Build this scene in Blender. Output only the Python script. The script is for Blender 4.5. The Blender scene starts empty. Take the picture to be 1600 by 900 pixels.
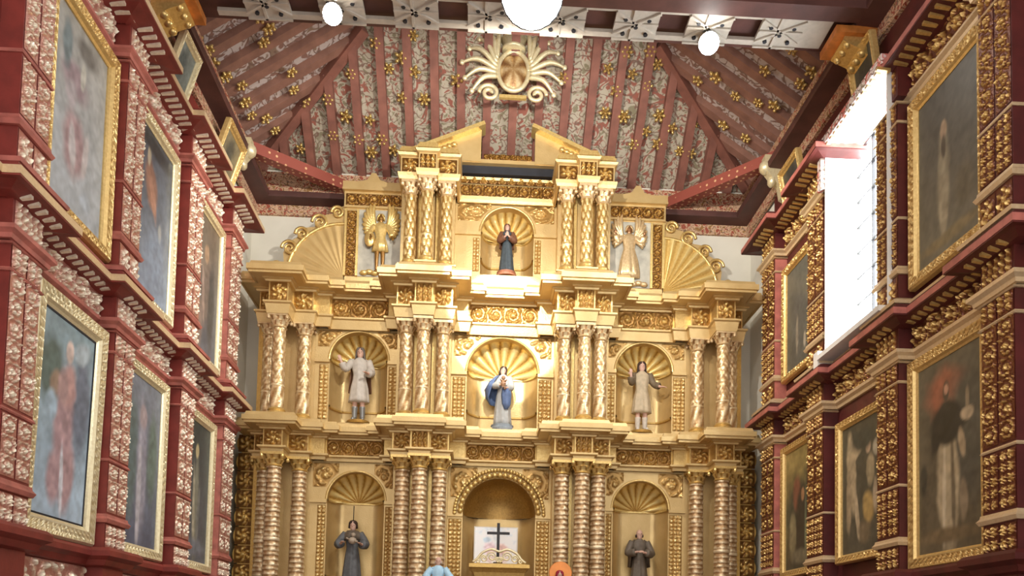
import bpy, bmesh, math, random
import numpy as np
from math import pi, sin, cos, radians, sqrt, atan2
from mathutils import Vector, Matrix

random.seed(7)
SC = bpy.context.scene
COL = SC.collection

# ------------------------------------------------------------------ camera
YAW, PITCH, ROLL = radians(2.57), radians(3.27), radians(1.31)
fw = Vector((sin(YAW)*cos(PITCH), cos(YAW)*cos(PITCH), sin(PITCH)))
rt = Vector((cos(YAW), -sin(YAW), 0)); upv = rt.cross(fw)
r2 = rt*cos(ROLL) + upv*sin(ROLL); u2 = -rt*sin(ROLL) + upv*cos(ROLL)
cam_d = bpy.data.cameras.new('camera')
cam = bpy.data.objects.new('camera', cam_d); COL.objects.link(cam)
M = Matrix((( r2.x, u2.x, -fw.x, -0.40), (r2.y, u2.y, -fw.y, -15.0), (r2.z, u2.z, -fw.z, 1.6), (0, 0, 0, 1)))
cam.matrix_world = M
cam_d.sensor_fit = 'HORIZONTAL'; cam_d.sensor_width = 36; cam_d.lens = 36*1280/1600
cam_d.shift_y = (929-450)/1600
cam_d.clip_end = 200
SC.camera = cam

# ------------------------------------------------------------------ world, view
SC.view_settings.view_transform = 'Standard'; SC.view_settings.look = 'None'
SC.view_settings.gamma = 1; SC.view_settings.use_curve_mapping = False
SC.view_settings.exposure = 0.5
W = bpy.data.worlds.new('world'); SC.world = W; W.use_nodes = True
W.node_tree.nodes['Background'].inputs[0].default_value = (1.0, 0.96, 0.92, 1)
W.node_tree.nodes['Background'].inputs[1].default_value = 1.45      # added ambient fill, entering where the nave is left open behind the viewer
PANE_EMIT = 18.0
FLOOD_W, SMALL_W, SPOT_W = 560, 160, 9000

def light(name, kind, loc, power, color=(1, 1, 1), **kw):
    d = bpy.data.lights.new(name, kind); d.energy = power; d.color = color
    for k, v in kw.items(): setattr(d, k, v)
    o = bpy.data.objects.new(name, d); COL.objects.link(o); o.location = loc
    return o
def aim(o, target):
    o.rotation_euler = (Vector(target)-Vector(o.location)).to_track_quat('-Z', 'Y').to_euler()

# ------------------------------------------------------------------ helpers
LOC = {}
def tag(o, label=None, cat=None, group=None, kind=None):
    if label: o['label'] = label
    if cat: o['category'] = cat
    if group: o['group'] = group
    if kind: o['kind'] = kind
    return o
def thing(name, label, cat, loc=(0, 0, 0), group=None):
    o = bpy.data.objects.new(name, None); COL.objects.link(o); o.location = loc
    o.empty_display_size = .1
    LOC[o.name] = Vector(loc)
    return tag(o, label, cat, group)
def dup(o, parent=None, loc=None):
    c = o.copy(); COL.objects.link(c)
    if parent is not None: c.parent = parent
    if loc is not None: c.location = loc
    LOC[c.name] = Vector(loc) if (loc is not None and parent is None) else LOC.get(o.name, Vector())
    for ch in list(o.children): dup(ch, c)
    return c

class MB:
    def __init__(self): self.v = []; self.f = []; self.n = 0; self.h = []
    def add(self, verts, faces, h=None):
        verts = np.asarray(verts, float).reshape(-1, 3)
        self.v.append(verts)
        self.h.append(np.full(len(verts), .6) if h is None else np.asarray(h, float).ravel())
        self.f.extend([tuple(i+self.n for i in fc) for fc in faces])
        self.n += len(verts); return self
    def box(self, x0, x1, y0, y1, z0, z1, h=None):
        v = [(x, y, z) for x in (x0, x1) for y in (y0, y1) for z in (z0, z1)]
        f = [(0, 1, 3, 2), (4, 6, 7, 5), (0, 4, 5, 1), (2, 3, 7, 6), (0, 2, 6, 4), (1, 5, 7, 3)]
        return self.add(v, f, None if h is None else [h]*8)
    def bar(self, a, b, w, t, up=(0, 0, 1)):
        a, b = Vector(a), Vector(b); d = (b-a).normalized(); upv = Vector(up)
        s = d.cross(upv).normalized(); n = s.cross(d).normalized()
        v = [p + s*(w/2*i) + n*(t/2*j) for p in (a, b) for i, j in ((-1, -1), (1, -1), (1, 1), (-1, 1))]
        return self.add([tuple(q) for q in v], [(0, 1, 2, 3), (7, 6, 5, 4), (0, 4, 5, 1), (1, 5, 6, 2), (2, 6, 7, 3), (3, 7, 4, 0)])
    def grid(self, P, h=None, cu=False):
        P = np.asarray(P, float); nu, nv = P.shape[:2]
        f = []
        for i in range(nu if cu else nu-1):
            i2 = (i+1) % nu
            for j in range(nv-1):
                f.append((i*nv+j, i2*nv+j, i2*nv+j+1, i*nv+j+1))
        return self.add(P.reshape(-1, 3), f, h)
    def loft(self, rings, cap=True):
        P = np.asarray(rings, float); nr, n = P.shape[:2]; base = self.n
        f = []
        for i in range(nr-1):
            for j in range(n):
                k = (j+1) % n
                f.append((i*n+j, i*n+k, (i+1)*n+k, (i+1)*n+j))
        if cap: f.append(tuple(range(n))[::-1]); f.append(tuple((nr-1)*n+j for j in range(n)))
        return self.add(P.reshape(-1, 3), f)
    def tube(self, pts, rad, n=8, smooth=True):
        pts = [np.array(p, float) for p in pts]
        if not np.iterable(rad): rad = [rad]*len(pts)
        if smooth and len(pts) > 2:
            q, rr = [], []
            for i in range(len(pts)-1):
                p0 = pts[max(i-1, 0)]; p1 = pts[i]; p2 = pts[i+1]; p3 = pts[min(i+2, len(pts)-1)]
                for t in np.linspace(0, 1, 5)[:-1]:
                    q.append(.5*((2*p1)+(p2-p0)*t+(2*p0-5*p1+4*p2-p3)*t*t+(-p0+3*p1-3*p2+p3)*t**3)); rr.append(rad[i]*(1-t)+rad[i+1]*t)
            q.append(pts[-1]); rr.append(rad[-1]); pts, rad = q, rr
        rings = []; prev = None
        for i, p in enumerate(pts):
            d = pts[min(i+1, len(pts)-1)]-pts[max(i-1, 0)]; d = d/(np.linalg.norm(d)+1e-9)
            if prev is None: prev = np.array([1., 0, 0]) if abs(d[0]) < .9 else np.array([0, 1., 0])
            a = prev-d*np.dot(prev, d); a /= np.linalg.norm(a)+1e-9; b = np.cross(d, a); prev = a
            rings.append([p+rad[i]*(a*cos(t)+b*sin(t)) for t in np.linspace(0, 2*pi, n, endpoint=False)])
        return self.loft(rings)
    def ball(self, c, r, n=12, m=8):
        if not np.iterable(r): r = (r, r, r)
        ph = np.linspace(.02, pi-.02, m); rings = []
        for p in ph:
            rings.append([(c[0]+r[0]*sin(p)*cos(t), c[1]+r[1]*sin(p)*sin(t), c[2]-r[2]*cos(p)) for t in np.linspace(0, 2*pi, n, endpoint=False)])
        return self.loft(rings)
    def lathe(self, prof, c=(0, 0, 0), n=20, fn=None):
        rings = []
        for r, z in prof:
            rings.append([(c[0]+(r*(fn(t, z) if fn else 1))*cos(t), c[1]+(r*(fn(t, z) if fn else 1))*sin(t), c[2]+z) for t in np.linspace(0, 2*pi, n, endpoint=False)])
        return self.loft(rings)
    def poly(self, pts, frame, t):
        """pts 2-D outline; frame maps (u, v, w) to 3-D; extruded by t in w"""
        n = len(pts)
        v = [frame(u, w_, 0) for u, w_ in pts]+[frame(u, w_, t) for u, w_ in pts]
        return self.add(v, [tuple(range(n))[::-1], tuple(range(n, 2*n))]+[(i, (i+1) % n, n+(i+1) % n, n+i) for i in range(n)])
    def sweep(self, path, prof, to3, closed_ends=True):
        """path: plan polyline (a, b); prof: (offset, height); to3 maps (a, b, z)"""
        path = np.array(path, float); n = len(path); mit = []
        for i in range(n):
            ns = []
            for j in (i-1, i):
                if 0 <= j < n-1:
                    d = path[j+1]-path[j]; d = d/np.linalg.norm(d); ns.append(np.array([d[1], -d[0]]))
            m = sum(ns); m = m/(1+np.dot(ns[0], ns[1])) if len(ns) == 2 else ns[0]
            mit.append(m)
        P = np.array([[to3(*(path[i]+mit[i]*o), z) for o, z in prof] for i in range(n)])
        k = len(prof); f = []
        for i in range(n-1):
            for j in range(k-1): f.append((i*k+j, (i+1)*k+j, (i+1)*k+j+1, i*k+j+1))
        if closed_ends: f.append(tuple(range(k))); f.append(tuple((n-1)*k+j for j in range(k))[::-1])
        return self.add(P.reshape(-1, 3), f)
    def build(self, name, mat, parent=None, label=None, smooth=False, world=True, recalc=True, kind=None, remesh=None):
        me = bpy.data.meshes.new(name)
        V = np.concatenate(self.v)
        if parent is not None and world:
            root = parent
            while root.parent is not None: root = root.parent
            V = V-np.array(LOC.get(root.name, Vector()))
        me.from_pydata(V.tolist(), [], self.f)
        at = me.attributes.new('h', 'FLOAT', 'POINT'); at.data.foreach_set('value', np.concatenate(self.h).astype(np.float32))
        if recalc:
            bm = bmesh.new(); bm.from_mesh(me); bmesh.ops.recalc_face_normals(bm, faces=bm.faces); bm.to_mesh(me); bm.free()
        if smooth: me.polygons.foreach_set('use_smooth', [True]*len(me.polygons))
        me.materials.append(mat)
        o = bpy.data.objects.new(name, me); COL.objects.link(o)
        if remesh:
            md = o.modifiers.new('r', 'REMESH'); md.mode = 'VOXEL'; md.voxel_size = remesh; md.use_smooth_shade = True
            bpy.context.view_layer.update()
            m2 = bpy.data.meshes.new_from_object(o.evaluated_get(bpy.context.evaluated_depsgraph_get()))
            o.modifiers.clear(); o.data = m2; m2.name = name
            if not m2.materials: m2.materials.append(mat)
        if parent is not None: o.parent = parent
        LOC[o.name] = Vector()
        if label: o['label'] = label
        if kind: o['kind'] = kind
        return o

# ------------------------------------------------------------------ materials
def srgb(r, g, b):
    f = lambda c: (c/255/12.92) if c/255 <= .04045 else ((c/255+.055)/1.055)**2.4
    return (f(r), f(g), f(b), 1)
def newmat(name):
    m = bpy.data.materials.new(name); m.use_nodes = True
    nt = m.node_tree; return m, nt, nt.nodes['Principled BSDF']
def node(nt, typ, **kw):
    n = nt.nodes.new(typ)
    for k, v in kw.items():
        if k.startswith('i_'):
            key = k[2:]; key = int(key) if key.isdigit() else key.replace('_', ' ')
            n.inputs[key].default_value = v
        else: setattr(n, k, v)
    return n
def ramp(nt, fac, stops):
    n = nt.nodes.new('ShaderNodeValToRGB'); e = n.color_ramp.elements
    while len(e) < len(stops): e.new(.5)
    for k, (p, c) in enumerate(stops): e[k].position = p; e[k].color = c
    nt.links.new(fac, n.inputs[0]); return n.outputs[0]
def mixc(nt, fac, a, b, blend='MIX'):
    n = nt.nodes.new('ShaderNodeMix'); n.data_type = 'RGBA'; n.blend_type = blend
    for s, v in ((0, fac), (6, a), (7, b)):
        if hasattr(v, 'is_linked'): nt.links.new(v, n.inputs[s])
        else: n.inputs[s].default_value = v
    return n.outputs[2]
def noise(nt, scale, detail=3, coord=None, dist=0):
    n = node(nt, 'ShaderNodeTexNoise'); n.inputs['Scale'].default_value = scale; n.inputs['Detail'].default_value = detail; n.inputs['Distortion'].default_value = dist
    tc = node(nt, 'ShaderNodeTexCoord'); nt.links.new(coord or tc.outputs['Object'], n.inputs['Vector']); return n.outputs[0]
def bump(nt, bs, hgt, strength=.2, dist=.02):
    b = node(nt, 'ShaderNodeBump'); b.inputs['Strength'].default_value = strength; b.inputs['Distance'].default_value = dist
    nt.links.new(hgt, b.inputs['Height']); nt.links.new(b.outputs[0], bs.inputs['Normal'])
def plain(name, c, rough=.6, var=.25, scale=6, metal=0, bmp=.1):
    m, nt, bs = newmat(name)
    n = noise(nt, scale, 4)
    d = tuple(x*(1-var) for x in c[:3])+(1,); l = tuple(min(1, x*(1+var)) for x in c[:3])+(1,)
    nt.links.new(ramp(nt, n, [(.3, d), (.7, l)]), bs.inputs['Base Color'])
    bs.inputs['Roughness'].default_value = rough; bs.inputs['Metallic'].default_value = metal
    if bmp: bump(nt, bs, noise(nt, scale*8, 3), bmp, .01)
    return m
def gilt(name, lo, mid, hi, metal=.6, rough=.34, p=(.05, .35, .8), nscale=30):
    """gold leaf: colour follows the carving's own height (hollows take red bole on columns and wall strips, painted shade on plain gold)"""
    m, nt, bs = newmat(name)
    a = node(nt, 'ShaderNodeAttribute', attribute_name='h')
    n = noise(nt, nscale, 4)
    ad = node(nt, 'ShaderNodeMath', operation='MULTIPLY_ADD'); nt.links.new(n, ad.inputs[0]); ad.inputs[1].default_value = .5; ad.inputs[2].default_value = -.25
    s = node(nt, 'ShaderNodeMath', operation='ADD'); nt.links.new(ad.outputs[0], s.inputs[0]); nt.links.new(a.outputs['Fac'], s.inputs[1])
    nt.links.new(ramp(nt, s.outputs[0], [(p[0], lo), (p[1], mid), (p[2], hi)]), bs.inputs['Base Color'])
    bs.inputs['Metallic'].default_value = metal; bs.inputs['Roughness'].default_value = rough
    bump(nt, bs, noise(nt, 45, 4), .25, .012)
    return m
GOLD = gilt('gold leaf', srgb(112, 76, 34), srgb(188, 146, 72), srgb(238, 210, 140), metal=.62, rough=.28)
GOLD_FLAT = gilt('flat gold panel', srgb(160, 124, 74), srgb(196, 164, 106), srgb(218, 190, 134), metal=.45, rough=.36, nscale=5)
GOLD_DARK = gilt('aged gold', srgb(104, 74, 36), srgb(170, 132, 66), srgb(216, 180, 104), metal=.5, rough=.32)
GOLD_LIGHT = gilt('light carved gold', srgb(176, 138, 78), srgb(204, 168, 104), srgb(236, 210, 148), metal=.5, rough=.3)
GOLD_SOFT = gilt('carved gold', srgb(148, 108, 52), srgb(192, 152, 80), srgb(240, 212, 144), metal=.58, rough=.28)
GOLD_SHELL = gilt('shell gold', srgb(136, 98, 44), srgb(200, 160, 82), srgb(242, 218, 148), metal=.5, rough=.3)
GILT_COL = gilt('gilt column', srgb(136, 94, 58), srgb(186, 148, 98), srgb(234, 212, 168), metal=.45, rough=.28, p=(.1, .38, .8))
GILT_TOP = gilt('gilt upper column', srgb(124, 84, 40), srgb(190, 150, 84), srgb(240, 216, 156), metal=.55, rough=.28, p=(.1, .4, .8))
GILT_RED = gilt('gilt on lit red', srgb(176, 116, 102), srgb(200, 162, 138), srgb(246, 238, 214), metal=.25, rough=.32, p=(.0, .22, .7))  # left wall carving: pale window light is put into these tones
GILT_RED_SHADED = gilt('gilt on shaded red', srgb(104, 56, 36), srgb(166, 122, 66), srgb(232, 198, 124), metal=.5, rough=.32, p=(.1, .3, .75))  # right wall carving: darker copy with the dimmer light put into it
FRAME_PALE = gilt('pale gilt frame', srgb(140, 110, 70), srgb(206, 186, 136), srgb(240, 230, 194), metal=.4, rough=.34)  # left frames' glare and the crest's haze are put into this colour
FRAME_GOLD = gilt('gold frame', srgb(112, 78, 40), srgb(188, 148, 82), srgb(236, 206, 138), metal=.5, rough=.32)
CREAM = gilt('cream edge', srgb(180, 148, 110), srgb(204, 172, 130), srgb(226, 204, 165), metal=.3, rough=.4)
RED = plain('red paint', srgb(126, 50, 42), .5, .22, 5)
RED_SHADED = plain('shaded red paint', srgb(86, 32, 28), .5, .25, 5)  # right wall red, its weaker light put into the colour
ORANGE_LIT = plain('orange lit gilt', srgb(206, 128, 62), .4, .25, 8, .3)  # orange light on the corbel cushions, put into their colour
RED_PINK = plain('lit pinkish red paint', srgb(176, 104, 92), .5, .25, 7)  # light on the far posts put into the colour; mouldings use it too
RAFTER = plain('rafter wood', srgb(132, 84, 70), .65, .22, 4)
RAFTER_SIDE = plain('weathered rafter wood', srgb(142, 102, 86), .65, .22, 4)
BEAM_DARK = plain('dark beam wood', srgb(84, 50, 44), .6, .25, 3)
PLASTER = plain('white plaster', srgb(222, 218, 204), .9, .04, 2, 0, .05)
STONE = plain('floor tile', srgb(120, 96, 80), .5, .2, 2)
WHITE = plain('white paint', srgb(228, 224, 216), .6, .06, 8)
BLACK = plain('black paint', srgb(30, 32, 40), .6, .2, 8)
IRON = plain('dark iron', srgb(45, 42, 42), .4, .2, 8, .5)
SKIN = plain('painted flesh', srgb(208, 168, 148), .5, .06, 10, 0, 0)
HAIR = plain('brown hair', srgb(62, 42, 32), .6, .2, 20, 0, .2)
def cloth(name, c, var=.15): return plain(name, c, .6, var, 14, 0, .15)

def painted_boards(name, ground, red, green, sc=3.0):
    m, nt, bs = newmat(name)
    tc = node(nt, 'ShaderNodeTexCoord')
    n1 = node(nt, 'ShaderNodeTexNoise'); n1.inputs['Scale'].default_value = sc; n1.inputs['Detail'].default_value = 1; n1.inputs['Distortion'].default_value = 2.5
    nt.links.new(tc.outputs['Object'], n1.inputs['Vector'])
    w = node(nt, 'ShaderNodeTexWave', wave_type='RINGS'); w.inputs['Scale'].default_value = sc*.8; w.inputs['Distortion'].default_value = 14; w.inputs['Detail'].default_value = 1.5; w.inputs['Detail Scale'].default_value = 1.6
    nt.links.new(tc.outputs['Object'], w.inputs['Vector'])
    lines = ramp(nt, w.outputs[1], [(.0, (1, 1, 1, 1)), (.18, (0, 0, 0, 1)), (1, (0, 0, 0, 1))])
    rd = ramp(nt, n1.outputs[0], [(.54, (0, 0, 0, 1)), (.6, (1, 1, 1, 1))])
    gr = ramp(nt, n1.outputs[0], [(.36, (1, 1, 1, 1)), (.42, (0, 0, 0, 1))])
    c = mixc(nt, rd, ground, red); c = mixc(nt, gr, c, green); c = mixc(nt, lines, c, srgb(120, 92, 78))
    nt.links.new(c, bs.inputs['Base Color']); bs.inputs['Roughness'].default_value = .7
    return m
BOARDS = painted_boards('painted ceiling boards', srgb(178, 168, 148), srgb(148, 88, 72), srgb(132, 124, 98), 4.2)
BOARDS_SIDE = painted_boards('painted side boards', srgb(196, 182, 174), srgb(138, 102, 88), srgb(142, 118, 98), 3.0)
FLORAL = painted_boards('painted frieze', srgb(206, 172, 140), srgb(160, 74, 52), srgb(150, 110, 60), 7)
WHITE_FLORAL = painted_boards('white floral paint', srgb(236, 226, 220), srgb(214, 120, 108), srgb(180, 170, 150), 4)

def dotted(name, ground, dot, sc=9):
    m, nt, bs = newmat(name)
    tc = node(nt, 'ShaderNodeTexCoord'); v = node(nt, 'ShaderNodeTexVoronoi'); v.inputs['Scale'].default_value = sc; v.inputs['Randomness'].default_value = .25
    nt.links.new(tc.outputs['Object'], v.inputs['Vector'])
    f = ramp(nt, v.outputs['Distance'], [(.16, (1, 1, 1, 1)), (.24, (0, 0, 0, 1))])
    nt.links.new(mixc(nt, f, ground, dot), bs.inputs['Base Color']); bs.inputs['Roughness'].default_value = .55
    return m
DOTTED = dotted('dotted red paint', srgb(146, 74, 60), srgb(222, 178, 130), 9)

def emitter(name, c, s):
    m, nt, bs = newmat(name)
    bs.inputs['Base Color'].default_value = (0, 0, 0, 1); bs.inputs['Emission Color'].default_value = c; bs.inputs['Emission Strength'].default_value = s
    return m
PANE = emitter('sky lit glass', (0.86, 0.94, 1.0, 1), PANE_EMIT)
LAMP = emitter('lamp glass', (1.0, 0.97, 0.9, 1), 40)

def canvas_mat():
    m, nt, bs = newmat('oil painting')
    a = node(nt, 'ShaderNodeAttribute', attribute_name='paint')
    nt.links.new(a.outputs['Color'], bs.inputs['Base Color']); bs.inputs['Roughness'].default_value = .42
    bump(nt, bs, noise(nt, 60, 3), .12, .004)
    return m
CANVAS = canvas_mat()

# ------------------------------------------------------------------ carving patterns: arrays u, v in metres, extent L x H -> 0..1
def sstep(x): x = np.clip(x, 0, 1); return x*x*(3-2*x)
def edge(u, v, L, H, m=.015):
    return sstep(np.minimum(np.minimum(u, L-u), np.minimum(v, H-v))/m)
def rinceau(u, v, L, H, n=None):
    n = n or max(1, round(L/H)); p = L/n
    k = np.clip(np.floor(u/p), 0, n-1); fl = np.where(k % 2 == 0, 1, -1)
    x = (u-(k+.5)*p)/(p/2); y = (v-H/2)/(H/2)*fl
    r = np.hypot(x, y); th = np.arctan2(y, x)
    t = (r*1.55-th/(2*pi)) % 1
    rid = np.exp(-((t-.5)/.2)**2)*sstep((1.12-r)*4)
    leaf = .62+.38*np.cos(7*th+9*r)
    h = rid*leaf+.9*np.exp(-(r/.2)**2)
    out = sstep((r-1.0)*4)*(.35+.5*np.cos(9*th))
    return np.clip(h+np.clip(out, 0, 1)*.8, 0, 1)*edge(u, v, L, H)
def vine(u, v, L, H, n=None):
    return rinceau(v, u, H, L, n or max(2, round(H/L*1.15)))
def florets(u, v, L, H, p=.11):
    nx, ny = max(1, round(L/p)), max(1, round(H/p))
    x = (u/L*nx) % 1-.5; y = (v/H*ny) % 1-.5; r = np.hypot(x, y); th = np.arctan2(y, x)
    return np.clip(np.exp(-(r/.15)**2)+np.exp(-((r-.3)/.1)**2)*(.5+.5*np.cos(5*th)), 0, 1)*edge(u, v, L, H, .008)
def studs(u, v, L, H, p=.075):
    nx, ny = max(1, round(L/p)), max(1, round(H/p))
    return np.clip(np.abs(np.sin(pi*u/L*nx)*np.sin(pi*v/H*ny))*1.3-.1, 0, 1)*edge(u, v, L, H, .008)
def acanthus(u, v, L, H, p=.1):
    n = max(1, round(L/p)); x = (u/L*n) % 1-.5; y = v/H
    body = np.clip(1-np.abs(x)*2.2/(np.sqrt(np.clip(np.sin(pi*np.clip(y, .02, .98)), 0, 1))+.05), 0, 1)
    return np.clip(body*(.6+.4*np.cos(y*22+np.abs(x)*8)), 0, 1)*edge(u, v, L, H, .01)
def medallion(u, v, L, H):
    x = (u-L/2)/(L/2); y = (v-H/2)/(H/2); r = np.hypot(x, y); th = np.arctan2(y, x)
    return np.clip(np.exp(-(r/.25)**2)+np.exp(-((r-.62)/.2)**2)*(.45+.55*np.cos(6*th+4*r)), 0, 1)*edge(u, v, L, H)

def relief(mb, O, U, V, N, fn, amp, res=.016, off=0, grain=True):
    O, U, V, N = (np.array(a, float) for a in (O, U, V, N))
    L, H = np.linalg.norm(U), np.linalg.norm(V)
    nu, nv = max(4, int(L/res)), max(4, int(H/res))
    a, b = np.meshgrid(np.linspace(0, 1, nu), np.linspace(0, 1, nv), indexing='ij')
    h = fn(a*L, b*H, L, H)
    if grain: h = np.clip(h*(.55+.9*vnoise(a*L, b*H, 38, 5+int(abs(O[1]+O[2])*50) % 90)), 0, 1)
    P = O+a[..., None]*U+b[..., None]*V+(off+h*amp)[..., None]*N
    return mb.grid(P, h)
def front(mb, x0, x1, z0, z1, y, fn, amp, res=.016):
    return relief(mb, (x0, y, z0), (x1-x0, 0, 0), (0, 0, z1-z0), (0, -1, 0), fn, amp, res)

def vnoise(u, v, fr, seed):
    rng = np.random.RandomState(seed); g = rng.rand(40, 40)
    x, y = np.asarray(u)*fr, np.asarray(v)*fr; i, j = np.floor(x).astype(int), np.floor(y).astype(int)
    fx, fy = sstep(x-i), sstep(y-j)
    q = lambda a, b: g[a % 40, b % 40]
    return (q(i, j)*(1-fx)+q(i+1, j)*fx)*(1-fy)+(q(i, j+1)*(1-fx)+q(i+1, j+1)*fx)*fy

# ------------------------------------------------------------------ the shell
def struct(mb, name, mat, smooth=False):
    return tag(mb.build(name, mat, smooth=smooth), kind='structure')
WX = 4.89                                            # inner face of the side walls
struct(MB().box(-5.6, 5.6, -13, 1.2, -.3, 0), 'floor', STONE)
b = MB().box(-4.89, 4.89, -3.6, .75, 0, 1.2)
for k in range(4): b.box(-3+.0, 3, -3.6-.3*(k+1), -3.6-.3*k, 0, 1.2-.24*(k+1))
struct(b, 'trim_1', STONE)
struct(MB().box(-5.6, 5.6, .75, 1.2, 0, 10.7), 'wall_end', PLASTER)
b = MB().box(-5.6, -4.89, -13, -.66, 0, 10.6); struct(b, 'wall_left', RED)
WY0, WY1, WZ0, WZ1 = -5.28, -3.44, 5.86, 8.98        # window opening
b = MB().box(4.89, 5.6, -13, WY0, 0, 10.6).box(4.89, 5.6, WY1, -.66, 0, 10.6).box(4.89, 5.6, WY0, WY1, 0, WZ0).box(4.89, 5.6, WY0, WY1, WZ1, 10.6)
struct(b, 'wall_right', RED_SHADED)
struct(MB().box(-5.6, -4.93, -.66, .75, 0, 10.6), 'wall_left_end', PLASTER)
struct(MB().box(4.93, 5.6, -.66, .75, 0, 10.6), 'wall_right_end', PLASTER)

# ceiling: two long slopes, the hipped end slope, the flat top
ZB, ZT, XB, XT, YB, YT, YF = 10.6, 12.37, 5.2, 2.6, .95, -1.15, -13
def slab(pts, name, mat, up):
    n = len(pts); up = np.array(up)*.06
    mb = MB().add([p for p in pts]+[tuple(np.array(p)+up) for p in pts], [tuple(range(n)), tuple(range(2*n-1, n-1, -1))]+[(i, n+i, n+(i+1) % n, (i+1) % n) for i in range(n)])
    return struct(mb, name, mat)
slab([(-XB, YB, ZB), (XB, YB, ZB), (XT, YT, ZT), (-XT, YT, ZT)], 'ceiling_end', BOARDS, (0, .6, .8))
slab([(-XB, YF, ZB), (-XB, YB, ZB), (-XT, YT, ZT), (-XT, YF, ZT)], 'ceiling_left', BOARDS_SIDE, (-.5, 0, .8))
slab([(XB, YB, ZB), (XB, YF, ZB), (XT, YF, ZT), (XT, YT, ZT)], 'ceiling_right', BOARDS_SIDE, (.5, 0, .8))
slab([(-XT, YT, ZT), (XT, YT, ZT), (XT, YF, ZT), (-XT, YF, ZT)], 'ceiling_top', BOARDS_SIDE, (0, 0, 1))

ORD = ['first', 'second', 'third', 'fourth', 'fifth', 'sixth', 'seventh', 'eighth', 'ninth', 'tenth', 'eleventh', 'twelfth', 'thirteenth', 'fourteenth', 'fifteenth', 'sixteenth', 'seventeenth', 'eighteenth', 'nineteenth', 'twentieth', 'twenty-first', 'twenty-second', 'twenty-third', 'twenty-fourth', 'twenty-fifth', 'twenty-sixth', 'twenty-seventh', 'twenty-eighth', 'twenty-ninth', 'thirtieth', 'thirty-first', 'thirty-second', 'thirty-third', 'thirty-fourth', 'thirty-fifth', 'thirty-sixth']
nE = Vector((0, 1.77, 2.1)).normalized(); nL = Vector((-1.77, 0, 2.6)).normalized(); nR = Vector((1.77, 0, 2.6)).normalized()
RD = .19                                             # rafter depth below the boards
xs = [.07+.482*k for k in range(-10, 11)]
xs = [x for x in xs if abs(x) < 4.9]
for k, x in enumerate(xs):
    t = min(1, (XB-abs(x)-.06)/(XB-XT)) if abs(x) > XT else 1
    a = Vector((x, YB, ZB))-nE*RD/2; b_ = Vector((x, YB+(YT-YB)*t, ZB+(ZT-ZB)*t))-nE*RD/2
    o = MB().bar(a, b_, .15, RD, nE).build('rafter', RAFTER)
    o['label'] = 'red rafter on the end slope above the altarpiece, %s from the left' % ORD[k]
    o['category'] = 'rafter'; o['group'] = 'rafters of the end slope'
for sgn, nm, nn in ((-1, 'left', nL), (1, 'right', nR)):
    ys = [.45-.47*k for k in range(11)]
    for k, y in enumerate(ys):
        t = min(1, (YB-y-.05)/(YB-YT))
        a = Vector((sgn*XB, y, ZB))-nn*.06; b_ = Vector((sgn*(XB+(XT-XB)*t), y, ZB+(ZT-ZB)*t))-nn*.06
        o = MB().bar(a, b_, .17, .12, nn).build('rafter', RAFTER_SIDE)
        o['label'] = 'brown rafter on the %s ceiling slope, %s counting out from the altarpiece' % (nm, ORD[k])
        o['category'] = 'rafter'; o['group'] = 'rafters of the %s slope' % nm
    a = Vector((sgn*XB, YB, ZB)); b_ = Vector((sgn*XT, YT, ZT)); dn = Vector((0, 0, -.13))
    o = MB().bar(a+dn, b_+dn, .17, .2).build('hip_rafter', RAFTER)
    tag(o, 'long diagonal red hip rafter where the end slope meets the %s slope' % nm, 'rafter')

# gilded flower bosses
def rosette_mesh(kind):
    mb = MB(); mb.ball((0, 0, .02), (.028, .028, .03), 8, 5)
    n = 5 if kind else 6
    for k in range(n):
        a = 2*pi*k/n; R = .085
        mb.ball((R*cos(a), R*sin(a), .012), (.036, .036, .026), 7, 5)
        mb.bar((.02*cos(a), .02*sin(a), 0), (R*1.5*cos(a), R*1.5*sin(a), .012), .03, .014)
    mb.lathe([(.05, -.03), (.07, -.012), (.02, .004)], n=10)
    return mb
ros_p = [rosette_mesh(k).build('flower_boss', GOLD, smooth=True) for k in (0, 1)]
RE = [(-2.41, -1.04, 12.07), (-1.97, -0.88, 11.94), (-1.74, -1.15, 12.16), (-2.19, -0.75, 11.82), (-1.73, -0.73, 11.8), (-1.98, -0.4, 11.53), (-1.57, -0.4, 11.52), (-3.34, -0.33, 11.47), (-2.88, -0.66, 11.75), (-3.31, 0.13, 11.08), (-2.84, 0.17, 11.05), (-2.39, 0.15, 11.06), (-3.04, -0.12, 11.3), (-2.6, -0.1, 11.27), (-3.95, 0.33, 10.91), (-2.61, 0.33, 10.91), (-2.18, 0.29, 10.94), (2.05, -1.1, 12.12), (2.46, -1.12, 12.14), (1.75, -0.89, 11.94), (2.2, -0.84, 11.9), (2.63, -0.97, 12.01), (1.94, -0.62, 11.72), (2.51, -0.71, 11.79), (1.79, -0.34, 11.48), (2.15, -0.31, 11.45), (2.81, -0.35, 11.48), (2.41, 0.05, 11.15), (2.86, 0.03, 11.17), (3.31, 0.11, 11.1), (2.61, -0.13, 11.3), (3.09, -0.19, 11.35), (3.55, 0.14, 11.08), (-0.97, -0.65, 11.74), (0.95, -0.75, 11.82)]
RL = [(-4.86, -2.84, 10.63), (-4.78, -2.52, 10.69), (-4.8, -2.23, 10.68), (-4.71, -1.85, 10.74), (-4.55, -1.5, 10.85), (-3.98, -2.55, 11.24), (-3.92, -2.28, 11.28), (-4.05, -2.09, 11.19), (-3.81, -1.18, 11.35), (-3.86, -0.77, 11.32), (-4.6, -1.11, 10.82), (-4.59, -0.75, 10.82), (-4.4, -0.48, 10.95), (-4.34, -0.08, 10.99), (-3.72, -0.3, 11.41)]
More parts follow.
